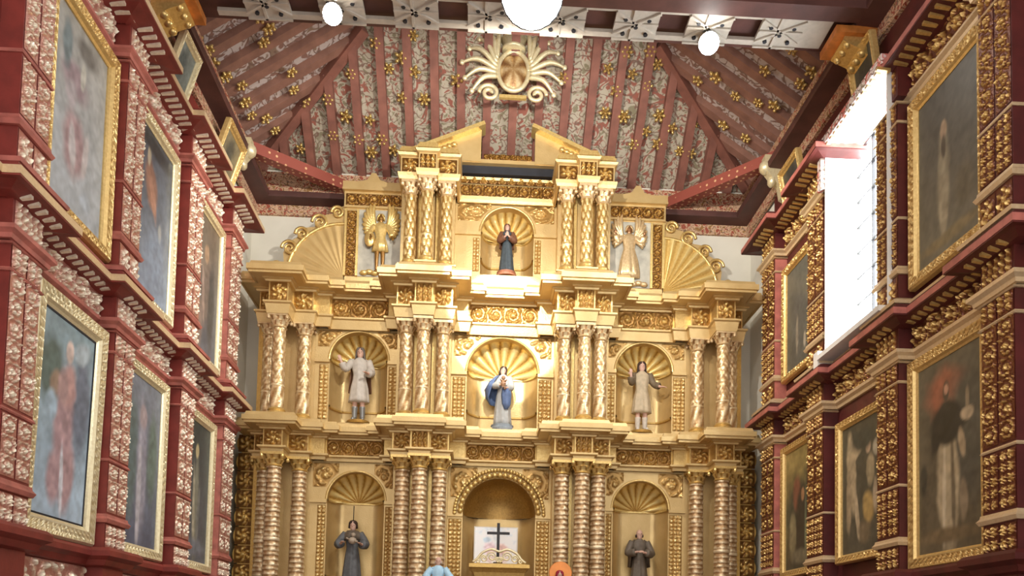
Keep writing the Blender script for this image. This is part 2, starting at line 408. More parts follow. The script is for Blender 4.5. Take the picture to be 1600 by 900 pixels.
RR = [(4.16, -2.17, 11.12), (4.35, -2.84, 10.99), (4.72, -2.72, 10.73), (4.68, -2.4, 10.76), (4.29, -1.5, 11.03), (3.56, -1.4, 11.52), (3.95, -1.31, 11.26), (3.33, -1.08, 11.68), (3.53, -0.13, 11.54), (3.97, -0.52, 11.25), (4.37, -0.6, 10.97), (4.51, -1.66, 10.88)]
used = [0, 0]
for lst, nn, where in ((RE, nE, 'end slope'), (RL, nL, 'left slope'), (RR, nR, 'right slope')):
    # order: bands by height, then left to right
    zs = sorted(lst, key=lambda p: -p[2]); third = max(1, (len(zs)+2)//3)
    rows = [('upper', zs[:third]), ('middle', zs[third:2*third]), ('lower', zs[2*third:])]
    for rn, row in rows:
        axis = 0 if where == 'end slope' else 1
        for k, p in enumerate(sorted(row, key=lambda q: q[axis])):
            i = (k+len(rn)) % 2
            o = ros_p[i] if not used[i] else ros_p[i].copy()
            if used[i]: COL.objects.link(o)
            used[i] = 1
            o.location = Vector(p); o.rotation_euler = (-nn).to_track_quat('Z', 'Y').to_euler()
            sc_ = random.uniform(.8, 1.05); o.scale = (sc_, sc_, sc_*1.3)
            way = 'from the left' if axis == 0 else 'from the near end'
            tag(o, 'gilded flower boss, %s row on the ceiling %s, %s %s' % (rn, where, ORD[k], way), 'rosette', 'gilded flower bosses of the %s' % where)

# wall plate round the foot of the roof
ring = [(-WX, -6.2), (-WX, .75), (WX, .75), (WX, -6.2)]
ring = [(-WX, -12.9), (-WX, .75), (WX, .75), (WX, -12.9)]
id3 = lambda a, b, z: (a, b, z)
b = MB().sweep(ring, [(0, 9.78), (.06, 9.78), (.06, 9.98), (0, 9.98)], id3); struct(b, 'trim_2', FLORAL)
b = MB().sweep(ring, [(0, 9.98), (.34, 10.0), (.36, 10.03), (.36, 10.1), (.2, 10.16), (0, 10.16)], id3); struct(b, 'trim_3', BEAM_DARK)
b = MB().sweep(ring, [(0, 10.16), (.12, 10.16), (.12, 10.45), (.16, 10.47), (.16, 10.58), (-.4, 10.62), (-.4, 10.16)], id3); struct(b, 'trim_4', FLORAL)

# corner braces with painted dots
for sgn, nm, a, b_ in ((-1, 'left', (-4.9, -.72, 10.34), (-3.0, .72, 10.34)), (1, 'right', (3.2, .72, 10.34), (4.9, -1.15, 10.34))):
    o = MB().bar(a, b_, .2, .2).build('corner_brace', DOTTED)
    tag(o, 'red diagonal corner brace painted with pale dots in the %s corner' % nm, 'brace')

# the tie beam across the nave with its pierced soffit
t = thing('tie_beam', 'twin tie beam across the nave with a white pierced lattice soffit', 'beam', (0, -4.4, 10.0))
MB().box(-4.88, 4.88, -4.06, -3.9, 10.22, 10.4).build('beam', BEAM_DARK, t)
MB().box(-4.88, 4.88, -4.92, -4.66, 10.0, 10.4).build('beam', BEAM_DARK, t)
MB().box(-4.88, 4.88, -4.66, -3.9, 10.16, 10.22).build('soffit_board', BEAM_DARK, t)
cx = [-3.9+1.0*k for k in range(9)]
LAT = plain('white lattice', srgb(184, 174, 160), .6, .1, 9)
for k in range(8):
    x0, x1 = cx[k]+.2, cx[k+1]-.2
    mb = MB(); fr = lambda u, v, w: (u, v, 10.04+w)
    xm = (x0+x1)/2; y0, y1 = -4.66, -4.06
    mb.box(x0, x1, y0+.02, y1-.02, 10.06, 10.11)
    mb.box(x0-.4, x0, y0+.02, y0+.11, 10.06, 10.11).box(x0-.4, x0, y1-.11, y1-.02, 10.06, 10.11)
    if k == 7: mb.box(x1, x1+.35, y0+.02, y1-.02, 10.06, 10.11)
    mb.box(x0, x1, y0, y0+.03, 10.035, 10.07).box(x0, x1, y1-.03, y1, 10.035, 10.07)
    for sx in (-1, 1):                                # crossing slats
        mb.bar((xm-.3, (y0+y1)/2-.2*sx, 10.05), (xm+.3, (y0+y1)/2+.2*sx, 10.05), .035, .03)
    mb.bar((xm-.05, y0, 10.05), (xm-.05, y1, 10.05), .035, .03).bar((x0, (y0+y1)/2, 10.052), (x1, (y0+y1)/2, 10.052), .03, .03)
    lp = mb.build('lattice_panel', LAT, t)
    hb = MB()
    for dx, dy in ((-.16, -.13), (.16, -.13), (0, 0), (-.16, .13), (.16, .13)):
        hb.lathe([(.03, 10.03), (.03, 10.058)], (xm+dx, -4.31+dy, 0), 6)
    hb.build('piercing', BLACK, lp)
for sgn, nm, mt in ((-1, 'left', GOLD), (1, 'right', GOLD)):
    t = thing('corbel', 'carved gilded corbel carrying the %s end of the tie beam' % nm, 'corbel', (sgn*4.89, -4.35, 9.62))
    x = lambda d: sgn*(4.89-d)
    mb = MB(); P = []
    for d, z in ((0, 9.62), (.12, 9.63), (.2, 9.68), (.28, 9.74), (.42, 9.8), (.5, 9.84), (.48, 9.9)):
        P.append([(x(d), -4.35+q, z) for q in (-.2, .2)]+[(x(0), -4.35+q, z) for q in (.2, -.2)])
    mb.loft(P); mb.build('scroll', mt, t)
    MB().box(*sorted((x(0), x(.62))), -4.62, -4.08, 9.9, 10.0).build('cushion', ORANGE_LIT, t)
    for q in (-.15, 0, .15):
        MB().ball((x(.22), -4.35+q, 9.7), (.07, .06, .05), 8, 6).build('acanthus_leaf', mt, t, smooth=True)
        MB().ball((x(.42), -4.35+q, 9.82), (.06, .05, .06), 8, 6).build('acanthus_leaf', mt, t, smooth=True)
for sgn, nm, y in ((-1, 'left', -.95), (1, 'right', -1.2)):
    t = thing('corbel', 'small cream and gold corbel under the %s corner brace' % nm, 'corbel', (sgn*4.89, y, 9.9))
    x = lambda d: sgn*(4.89-d)
    mb = MB(); P = []
    for d, z in ((0, 9.45), (.1, 9.5), (.13, 9.7), (.26, 9.82), (.4, 10.0), (.4, 10.24)):
        P.append([(x(d), y+q, z) for q in (-.09, .09)]+[(x(0), y+q, z) for q in (.09, -.09)])
    mb.loft(P).build('scroll', FRAME_PALE, t)
    MB().ball((x(.36), y, 10.05), (.12, .12, .13), 10, 7).ball((x(.25), y, 9.8), (.08, .1, .1), 10, 6).build('carved_head', FRAME_PALE, t, smooth=True)

# flood lamps on the tie beam
def flood(label, p, R, power, tgt):
    t = thing('floodlight', label, 'lamp', p)
    d = (Vector(tgt)-Vector(p)).normalized(); q = d.to_track_quat('Z', 'Y')
    def mk(prof, name, m, n=20):
        mb = MB().lathe(prof, n=n); mb.v = [np.array([tuple(q @ Vector(v)+Vector(p)) for v in mb.v[0]])]
        return mb.build(name, m, t, smooth=True)
    mk([(R*.3, -R*1.1), (R*.75, -R*.7), (R*.97, -.02), (R*1.02, .0)], 'housing', IRON)
    mk([(.001, R*.3), (R*.4, R*.26), (R*.75, R*.16), (R*.98, .012), (R*.98, .004)], 'lens', LAMP)
    MB().bar(tuple(Vector(p)-d*R*.8), (p[0], p[1], 10.06), .04, .04, (1, 0, .01)).build('bracket', IRON, t)
    l = light('floodlight_bulb', 'SPOT', (p[0], p[1]+.1, p[2]-R-.08), power, (1.0, .95, .87), shadow_soft_size=.07, spot_size=radians(160), spot_blend=.5)
    aim(l, (p[0]*.5, .3, 6.4))
flood('large glaring round floodlight at the middle of the tie beam', (.13, -5.02, 9.86), .4, FLOOD_W, (0.14, -9.6, 7.0))
flood('small round spotlight on the left half of the tie beam', (-2.5, -4.42, 9.9), .13, SMALL_W, (-1.6, -8.6, 6.5))
flood('small round spotlight below the right half of the tie beam', (2.62, -4.3, 9.88), .14, SMALL_W, (1.6, -8.6, 6.5))

# ------------------------------------------------------------------ side walls: pilasters, cornices, friezes
def wmap(side): return lambda s, d, z: (side*(WX-d), s, z)
def wbox(mb, side, s0, s1, d0, d1, z0, z1):
    x0, x1 = sorted((side*(WX-d0), side*(WX-d1))); return mb.box(x0, x1, s0, s1, z0, z1)
def wrelief(mb, side, s0, s1, z0, z1, d, fn, amp, res=.016):
    return relief(mb, (side*(WX-d), s0, z0), (0, s1-s0, 0), (0, 0, z1-z0), (-side, 0, 0), fn, amp, res)
PIL = [(-9.72, -9.2), (-7.57, -7.05), (-5.42, -4.88), (-3.28, -2.68), (-1.28, -.66)]
PD = .21
NAMES = {-1: 'left', 1: 'right'}
def wsweep(side, z_prof, ress, s0=-12.9, s1=-.66, base=0.0):
    """moulding along the wall, stepping out over every pilaster by ress"""
    path = [(s0, -base)]
    for a, b_ in PIL:
        path += [(a-.03, -base), (a-.03, -(base+ress)), (min(b_+.03, s1), -(base+ress))]
        if b_+.03 < s1: path += [(b_+.03, -base)]
    path += [(s1, 0.3)] if path[-1][0] >= s1-.001 else [(s1, -base)]
    path = [path[0]]+[p for i, p in enumerate(path[1:]) if np.hypot(p[0]-path[i][0], p[1]-path[i][1]) > 1e-4]
    mb = MB()
    return mb.sweep(path, z_prof, lambda a, b2, z: (side*(WX+b2), a, z))

BAYN = ['out of view', 'nearest', 'second', 'third', 'farthest']
def pilaster(side, tier, k, z0, z1, ped):
    s0, s1 = PIL[k]; n = NAMES[side]
    place = {1: 'nearest the viewer', 2: 'second from the viewer', 3: 'third from the viewer', 4: 'next to the altarpiece'}[k]
    t = thing('pilaster', 'red pilaster with gilt carved strips, %s tier, %s wall, %s' % (tier, n, place), 'pilaster', (side*WX, (s0+s1)/2, z0), 'pilasters of the side walls')
    post = RED if side < 0 else RED_SHADED
    if k >= 4 or (side < 0 and k >= 3): post = RED_PINK if k == 4 else RED  # posts beside the altarpiece take the pink that stands for light
    gm = GILT_RED if side < 0 else GILT_RED_SHADED
    wbox(MB(), side, s0, s1, 0, PD, z0, z1).build('post', post, t)
    zd = z0+ped; zc = z1-.24; zm = zd+.1+(zc-zd-.1)*.33
    w = (s1-s0); g = .05
    for q in (0, 1):
        a = s0+.012+q*(w/2-.0); b_ = a+w/2-.024
        for nm, za, zb, fn in (('carved_strip', zd+.13, zm-.04, florets if side > 0 else vine), ('carved_strip', zm+.04, zc-.02, vine)):
            mb = MB(); wrelief(mb, side, a, b_, za, zb, PD+.006, fn, .035); mb.build(nm, gm, t)
        mb = MB(); wrelief(mb, side, a, b_, zc+.0, z1-.03, PD+.01, acanthus, .05); mb.build('capital_carving', gm, t)
        mb = MB(); wrelief(mb, side, a, b_, z0+.02, zd-.02, PD+.006, florets if ped < .35 else medallion, .045); mb.build('pedestal_carving', gm, t)
    rd = RED if side < 0 else RED_SHADED
    for nm, z, h, o in (('base_moulding', zd, .1, .05), ('strip_moulding', zm-.02, .035, .02), ('neck_moulding', zc-.04, .035, .03), ('cap_moulding', z1-.03, .03, .04)):
        mb = MB()
        prof = [(0, z), (o*.6, z), (o, z+h*.4), (o*.5, z+h*.7), (o*.4, z+h), (0, z+h)]
        pth = [(s0-.001, 0), (s0-.001, -PD), (s1+.001, -PD), (s1+.001, 0)]
        mb.sweep(pth, prof, lambda a, b2, zz: (side*(WX+b2), a, zz))
        mb.build(nm, CREAM if side > 0 else RED_PINK, t)
    return t
for side in (-1, 1):
    for k in (1, 2, 3, 4):
        pilaster(side, 'lower', k, 2.56, 5.12, .3)
        pilaster(side, 'upper', k, 5.84, 8.4, .36)

tn = [5]
for side in (-1, 1):
    n = NAMES[side]; gm = GILT_RED if side < 0 else GILT_RED_SHADED; rd = RED if side < 0 else RED_SHADED
    # --- ledge under the lower pictures
    b = wsweep(side, [(0, 2.34), (.06, 2.36), (.09, 2.42), (.16, 2.46), (.16, 2.52), (.12, 2.56), (0, 2.56)], PD)
    o = struct(b, 'trim_%d' % tn[0], rd); tn[0] += 1
    # --- carved band below the ledge
    mb = MB()
    for i in range(1, 5):
        a = PIL[i-1][1]+.03; e = PIL[i][0]-.03
        wrelief(mb, side, a, e, 1.86, 2.34, .02, rinceau, .05, .02)
    o2 = mb.build('carved_band', gm, o)
    for a, e in PIL[1:]: wbox(MB(), side, a, e, 0, PD, 1.8, 2.35).build('band_post', rd, o)
    # --- entablatures: architrave, carved frieze, cornice
    for tier, za, zf0, zf1, zl, lip in (('lower', 5.12, 5.23, 5.53, 5.57, .27), ('upper', 8.4, 8.5, 8.85, 8.89, .34)):
        runs = [(PIL[0][0], -.66)]
        if side > 0 and tier == 'upper': runs = [(-12.9, WY0-.0), (WY1+.1, -.66)]
        def cut_sweep(prof, ress):
            if not (side > 0 and tier == 'upper'): return wsweep(side, prof, ress)
            mb = MB(); f = lambda a, b2, z: (side*(WX+b2), a, z)
            for lo, hi in runs:
                path = [(lo, 0)]
                for a, b_ in PIL:
                    if a < lo-.3 or b_ > hi+.01: 
                        continue
                    path += [(max(a-.03, lo+.001), 0), (max(a-.03, lo+.001), -ress), (min(b_+.03, hi), -ress)]
                    if b_+.03 < hi: path += [(b_+.03, 0)]
                path += [(hi, .3 if path[-1][0] >= hi-.001 else 0)]
                if lo > -4: path = [(WY1+.12, .3), (WY1+.12, -ress)]+[p for p in path if p[0] > PIL[3][1]-.001]
                pp = [path[0]]
                for p in path[1:]:
                    if np.hypot(p[0]-pp[-1][0], p[1]-pp[-1][1]) > 1e-3: pp.append(p)
                mb.sweep(pp, prof, f)
            return mb
        m1 = cut_sweep([(0, za), (.04, za), (.05, za+.04), (.09, za+.07), (.09, zf0), (0, zf0)], PD)
        o = struct(m1, 'trim_%d' % tn[0], RED_PINK if side < 0 else CREAM); tn[0] += 1
        mb = MB()
        segs = [(PIL[i-1][1], PIL[i][0]) for i in range(1, 5)]
        for i, (a, e) in enumerate(segs):
            if side > 0 and tier == 'upper' and i == 2: continue
            f = MB(); wrelief(f, side, a+.03, e-.03, zf0, zf1, .035, rinceau, .07, .018); f.build('frieze_panel', gm, o)
        for i, (a, e) in enumerate(PIL[1:]):
            if side > 0 and tier == 'upper' and i == 1: e = WY0
            f = MB(); wbox(f, side, a, e, 0, PD, zf0-.02, zf1+.02); f.build('frieze_block', rd, o)
            f = MB(); wrelief(f, side, a+.03, e-.03, zf0+.01, zf1, PD+.004, acanthus, .05); f.build('frieze_bracket', gm, o)
        m3 = cut_sweep([(0, zf1-.02), (.1, zf1), (.12, zl-.03), (lip-.06, zl+.0), (lip, zl+.0), (lip, zl+.1), (lip-.05, zl+.12), (lip-.05, zl+.15), (.12, zl+.2), (0, zl+.2)], PD*.75)
        o = struct(m3, 'trim_%d' % tn[0], rd); tn[0] += 1
        # slats under the cornice
        f = MB(); s = -8.6
        while s < -.72:
            inp = [p for p in PIL if p[0]-.05 < s < p[1]+.05]
            skip = side > 0 and tier == 'upper' and WY0-.02 < s < WY1+.12
            ex = PD*.75 if inp else 0
            if not skip: f.add([(side*(WX-d), s+q, z) for q in (0, .045) for d, z in ((.1+ex, zf1-.01), (lip-.07+ex, zl-.035), (lip-.07+ex, zl), (.1+ex, zf1+.03))],
                  [(0, 1, 2, 3), (7, 6, 5, 4), (0, 4, 5, 1), (1, 5, 6, 2), (2, 6, 7, 3), (3, 7, 4, 0)])
            s += .13
        f.build('slatted_soffit', gm, o)
        m5 = cut_sweep([(lip+.001, zl+.015), (lip+.006, zl+.015), (lip+.006, zl+.09), (lip+.001, zl+.09)], PD*.75)
        m5.build('lit_fascia', CREAM if side < 0 else RED_PINK, o)  # strip coloured to stand for light on the cornice face
        if tier == 'lower':
            m4 = wsweep(side, [(0, zl+.2), (.14, zl+.2), (.15, zl+.24), (.05, zl+.3), (0, zl+.3)], PD)
            m4.build('base_moulding', RED_PINK if side < 0 else CREAM, o)

# ------------------------------------------------------------------ the window in the right wall
def wpart(mb, nm, m, t, **k): return mb.build(nm, m, t, **k)
win = tag(MB().box(5.16, 5.2, WY0, WY1, WZ0, WZ1).build('window_1', PANE), kind='structure')
mb = MB()
for z in np.arange(WZ0+.02, WZ1, .385): mb.box(5.1, 5.14, WY0, WY1, z-.012, z+.012)
mb.build('glazing_bar', IRON, win)
mb = MB()
for s in np.linspace(WY0, WY1, 5): mb.box(5.11, 5.15, s-.014, s+.014, WZ0, WZ1)
mb.build('mullion', IRON, win)
mb = MB()
mb.box(4.62, 5.16, WY0-.0, WY0+.02, WZ0, WZ1).box(4.62, 5.16, WY1-.02, WY1, WZ0, WZ1)
mb.build('window_reveal', WHITE, win)
MB().box(4.52, 5.16, WY0-.05, WY1+.12, WZ1-.02, WZ1+.1).build('window_head', WHITE_FLORAL, win)
MB().box(4.5, 5.16, WY0, WY1+.0, WZ0-.06, WZ0+.01).build('window_sill', WHITE, win)
mb = MB()
for i, s in enumerate(np.arange(WY0, WY1, .12)): mb.box(4.54, 4.6, s, s+.07, WZ1-.05, WZ1-.015)
mb.build('head_ornament', CREAM, win)
MB().box(4.56, 4.72, WY1-.0, WY1+.12, 8.4, WZ1).build('reveal_block', WHITE_FLORAL, win)
MB().box(4.52, 4.74, WY1+.0, WY1+.16, 5.72, 5.95).build('sill_block', WHITE, win)

# ------------------------------------------------------------------ pictures
def paint_grid(Wd, H, bg0, bg1, blobs, seed, nx=56):
    ny = int(nx*H/Wd); u, v = np.meshgrid(np.linspace(0, 1, nx), np.linspace(0, 1, ny), indexing='ij')
    lin = lambda c: np.array(srgb(*c)[:3])
    col = lin(bg0)*(1-v[..., None])+lin(bg1)*v[..., None]
    n = vnoise(u, v*H/Wd, 4, seed)*.6+vnoise(u, v*H/Wd, 11, seed+1)*.4
    col = col*(.72+.56*n[..., None])
    for (cx, cy, rx, ry, ang, c, soft) in blobs:
        a = radians(ang); du = (u-cx); dv = (v-cy)*H/Wd
        x = (du*cos(a)+dv*sin(a))/rx; y = (-du*sin(a)+dv*cos(a))/ry
        wob = 1+.25*(vnoise(u, v*H/Wd, 9, seed+int(cx*97+cy*31))-.5)
        d = np.hypot(x, y)*wob
        al = np.clip((1-d)/soft+.5, 0, 1)[..., None]
        sh = .8+.4*vnoise(u*2, v*H/Wd*2, 8, seed+5)[..., None]
        col = col*(1-al)+lin(c)*sh*al
    col = col*(.74+.52*(.5*vnoise(u, v*H/Wd, 14, seed+8)+.5*vnoise(u, v*H/Wd, 27, seed+9)))[..., None]
    return u, v, np.clip(col, 0, 1)
def picture(side, s0, s1, z0, z1, fw_, label, bg0, bg1, blobs, seed, fmat, d0=.03, thick=.1, tilt=0.0, carved=.02, liner=None, yflip=True):
    """s0..s1, z0..z1 outer edges of the frame; fw_ frame width; leans out at the top by tilt"""
    t = thing('painting', label, 'painting', (side*WX, (s0+s1)/2, z0), 'paintings of the %s wall' % NAMES[side])
    mp = lambda s, d, z: (side*(WX-d0-d-tilt*(z-z0)/(z1-z0)), s, z)
    # frame: loops inset by e at depth d
    prof = [(0, 0), (0, thick*.7), (.12, thick), (.25, thick*.9), (.38, thick*.82), (.5, thick*.85), (.62, thick*.8), (.75, thick*.9), (.86, thick*.6), (1, thick*.45), (1, .02)]
    per = max(30, int(((s1-s0)+(z1-z0))*2/.022)); Ls, Lz = s1-s0, z1-z0
    pr, hh = [], []
    q = np.linspace(0, 4, per, endpoint=False); q = np.sort(np.concatenate([q[(q % 1) > 1e-6], [0, 1, 2, 3]]))
    for e, d in prof:
        E_ = e*fw_; row, hr = [], []
        for x in q:
            sd, f = int(x), x-int(x)
            if sd == 0: s, z = s0+E_+(Ls-2*E_)*f, z0+E_
            elif sd == 1: s, z = s1-E_, z0+E_+(Lz-2*E_)*f
            elif sd == 2: s, z = s1-E_-(Ls-2*E_)*f, z1-E_
            else: s, z = s0+E_, z1-E_-(Lz-2*E_)*f
            L = Ls if sd % 2 == 0 else Lz
            mid = .2 < e < .72
            bmp = (.5+.5*cos(2*pi*f*L/.11+e*9))*(.6+.4*sin(2*pi*f*L/.055+e*14)) if mid else 0
            row.append(mp(s, d+carved*bmp, z)); hr.append(.3+.7*bmp if mid else .62)
        pr.append(row); hh.append(hr)
    mb = MB(); P = np.array(pr).transpose(1, 0, 2); mb.grid(P, np.array(hh).T, cu=True); mb.build('frame', fmat, t)
    if liner:
        mb = MB(); e = fw_*.98
        for a in ((s0+e, s0+e+.025, z0+e, z1-e), (s1-e-.025, s1-e, z0+e, z1-e), (s0+e, s1-e, z1-e-.025, z1-e), (s0+e, s1-e, z0+e, z0+e+.025)):
            v = [mp(s, d, z) for s in a[:2] for d in (.02, thick*.42) for z in a[2:]]
            mb.add(v, [(0, 1, 3, 2), (4, 6, 7, 5), (0, 4, 5, 1), (2, 3, 7, 6), (0, 2, 6, 4), (1, 5, 7, 3)])
        mb.build('inner_liner', liner, t)
    u, v, col = paint_grid(Ls-2*fw_, Lz-2*fw_, bg0, bg1, blobs, seed)
    uu = u if side < 0 else 1-u                       # blobs are given as seen: u runs left to right
    P = np.stack([np.stack(np.broadcast_arrays(*mp(s0+fw_*.98+uu*(Ls-1.96*fw_), .035, z0+fw_*.98+v*(Lz-1.96*fw_))), -1)], 0)[0]
    mb = MB(); mb.grid(P); o = mb.build('canvas', CANVAS, t, smooth=True, recalc=False)
    at = o.data.attributes.new('paint', 'FLOAT_COLOR', 'POINT')
    rgba = np.concatenate([col, np.ones(col.shape[:2]+(1,))], -1).reshape(-1, 4).astype(np.float32)
    at.data.foreach_set('color', rgba.ravel())
    return t

# left wall, lower tier (u left to right as seen, v bottom to top)
picture(-1, -6.98, -5.46, 2.57, 5.08, .2, 'large pale blue painting of a winged pink figure, lower left wall',
        (172, 192, 208), (140, 164, 172), [(.2, .72, .22, .3, 0, (88, 108, 104), .5), (.3, .66, .1, .12, 0, (150, 128, 110), .5), (.8, .62, .2, .5, 0, (112, 122, 138), .6),
        (.5, .45, .17, .55, 3, (180, 150, 154), .45), (.38, .2, .13, .25, 0, (182, 152, 156), .5), (.62, .22, .13, .3, -6, (178, 148, 150), .5), (.55, .68, .12, .2, 0, (190, 152, 148), .5), (.44, .66, .09, .15, 0, (180, 150, 148), .55), (.52, .85, .07, .1, 0, (216, 196, 186), .3), (.52, .2, .035, .35, 5, (214, 214, 220), .4), (.25, .55, .1, .14, 0, (164, 186, 200), .5), (.75, .88, .16, .1, 30, (176, 190, 196), .5)], 3, FRAME_PALE, tilt=.05, liner=BLACK)
picture(-1, -4.84, -3.42, 2.58, 5.08, .16, 'grey blue painting of a pale standing figure, middle of the lower left wall',
        (84, 90, 108), (120, 126, 136), [(.5, .45, .15, .75, 2, (142, 140, 152), .5), (.45, .3, .06, .6, 0, (176, 172, 178), .5), (.5, .78, .1, .14, 0, (152, 138, 140), .4), (.2, .5, .15, .7, 0, (92, 108, 108), .6), (.8, .55, .14, .5, 0, (96, 112, 104), .6)], 12, FRAME_PALE)
picture(-1, -2.72, -1.3, 2.58, 5.08, .16, 'dark painting of a thin pale figure nearest the altarpiece, lower left wall',
        (84, 90, 98), (58, 66, 62), [(.5, .4, .1, .75, 0, (122, 122, 108), .5), (.42, .35, .05, .6, 4, (168, 162, 140), .5), (.6, .3, .05, .5, -4, (110, 112, 108), .5), (.48, .8, .06, .1, 0, (200, 184, 140), .4), (.5, .1, .4, .12, 0, (110, 116, 124), .6)], 21, FRAME_PALE)
# left wall, upper tier
picture(-1, -6.98, -5.46, 5.9, 8.32, .17, 'pale grey painting with dim pinkish figures, upper left wall',  # window glare is mixed into the canvas colours
        (172, 180, 186), (160, 158, 150), [(.45, .36, .2, .28, 0, (164, 138, 140), .5), (.42, .34, .06, .22, 8, (196, 190, 190), .5), (.66, .36, .05, .2, -6, (196, 188, 186), .5), (.4, .68, .22, .16, 0, (154, 136, 140), .6), (.55, .75, .05, .13, -4, (188, 186, 174), .4), (.25, .82, .08, .2, 0, (112, 126, 128), .5), (.35, .6, .1, .12, 0, (170, 162, 164), .5), (.6, .9, .2, .1, 0, (120, 118, 112), .6), (.7, .12, .1, .08, 0, (172, 182, 190), .5)], 31, FRAME_GOLD, thick=.12)
picture(-1, -4.84, -3.42, 5.9, 8.36, .15, 'dark slate painting with an orange draped figure, middle of the upper left wall',
        (132, 146, 164), (74, 78, 84), [(.4, .68, .16, .28, 20, (150, 112, 96), .5), (.45, .62, .07, .25, 25, (176, 132, 112), .5), (.3, .84, .05, .12, 0, (190, 176, 150), .4), (.7, .45, .05, .12, 0, (150, 152, 150), .5), (.6, .25, .3, .3, 0, (124, 138, 156), .6), (.5, .93, .5, .1, 0, (58, 62, 66), .6)], 41, FRAME_PALE)
picture(-1, -2.72, -1.28, 5.9, 8.38, .15, 'brownish dark painting of a hooded figure, upper left wall beside the altarpiece',
        (96, 102, 112), (112, 100, 86), [(.5, .5, .2, .5, 0, (118, 106, 98), .5), (.42, .42, .05, .4, 8, (160, 140, 128), .5), (.5, .75, .09, .12, 0, (160, 132, 108), .4), (.3, .2, .12, .3, 0, (140, 122, 112), .6), (.75, .4, .12, .6, 0, (76, 78, 76), .6)], 51, FRAME_PALE)
# right wall
picture(1, -7.0, -5.44, 2.55, 5.08, .17, 'painting of a saint in black cape and cream habit, lower right wall',
        (96, 86, 66), (98, 92, 76), [(.45, .82, .3, .22, 0, (156, 96, 72), .6), (.8, .6, .3, .6, 0, (84, 82, 72), .6), (.48, .36, .17, .65, 2, (176, 160, 128), .3), (.56, .3, .03, .5, 2, (118, 106, 84), .5), (.42, .3, .025, .5, -1, (198, 184, 154), .5), (.47, .66, .27, .2, 0, (42, 42, 40), .3), (.3, .6, .08, .16, -20, (48, 46, 42), .4), (.46, .82, .05, .1, 0, (74, 64, 54), .35), (.46, .83, .035, .05, 0, (196, 150, 122), .35), (.78, .66, .09, .06, 0, (186, 166, 134), .4), (.78, .74, .03, .1, 0, (150, 134, 108), .5), (.7, .52, .05, .13, 12, (172, 152, 120), .4), (.72, .24, .06, .18, 0, (140, 124, 100), .4), (.08, .4, .06, .14, 0, (62, 60, 52), .5), (.46, .08, .5, .07, 0, (112, 96, 70), .6)], 61, FRAME_GOLD)
picture(1, -4.8, -3.46, 2.8, 4.86, .13, 'dark painting with pale bare limbed figures, right wall, middle of the lower tier',
        (76, 72, 60), (70, 68, 56), [(.25, .62, .12, .5, 6, (168, 150, 118), .4), (.35, .78, .2, .1, 20, (178, 158, 124), .4), (.18, .4, .07, .4, 0, (150, 132, 104), .4), (.4, .3, .05, .35, 10, (176, 158, 128), .4), (.75, .6, .1, .2, 0, (160, 144, 112), .4), (.7, .32, .14, .2, 0, (168, 140, 86), .4), (.6, .15, .16, .14, 0, (110, 96, 74), .5), (.88, .4, .06, .2, 0, (172, 154, 128), .4), (.7, .78, .06, .08, 0, (176, 150, 122), .4), (.9, .75, .08, .1, 0, (170, 160, 136), .4), (.55, .85, .3, .14, 0, (58, 60, 52), .6)], 71, FRAME_GOLD)
picture(1, -2.74, -1.32, 2.76, 5.0, .13, 'dark green painting of figures under a golden sky, right wall by the altarpiece',
        (66, 64, 50), (160, 140, 84), [(.5, .45, .5, .5, 0, (66, 70, 54), .6), (.4, .62, .14, .25, 0, (128, 84, 62), .5), (.55, .35, .2, .5, 0, (56, 50, 40), .4), (.25, .3, .12, .3, 0, (140, 130, 96), .5), (.6, .6, .06, .1, 0, (160, 120, 84), .4), (.7, .3, .03, .5, 0, (120, 128, 96), .5), (.85, .55, .14, .6, 0, (52, 62, 54), .6), (.5, .1, .3, .1, 0, (120, 112, 88), .6)], 81, FRAME_GOLD)
picture(1, -7.0, -5.48, 5.96, 8.3, .17, 'grey painting with a faint thin pale saint, upper right wall beyond the window',
        (104, 100, 86), (84, 84, 78), [(.42, .42, .1, .5, 0, (140, 132, 110), .45), (.42, .3, .07, .35, 0, (152, 142, 118), .5), (.43, .72, .05, .1, 0, (160, 138, 112), .4), (.43, .62, .04, .12, 0, (84, 76, 64), .4), (.75, .3, .14, .2, 0, (98, 92, 76), .6), (.5, .08, .5, .06, 0, (120, 108, 80), .6)], 91, FRAME_GOLD, carved=.035)
picture(1, -2.66, -1.34, 6.12, 8.12, .14, 'dark grey green painting between the window and the altarpiece, upper right wall',
        (76, 80, 76), (92, 94, 88), [(.5, .45, .2, .6, 0, (86, 88, 84), .6), (.4, .3, .05, .3, 0, (140, 132, 116), .5), (.7, .2, .05, .12, 0, (168, 158, 140), .5)], 101, GILT_RED_SHADED, carved=.04)
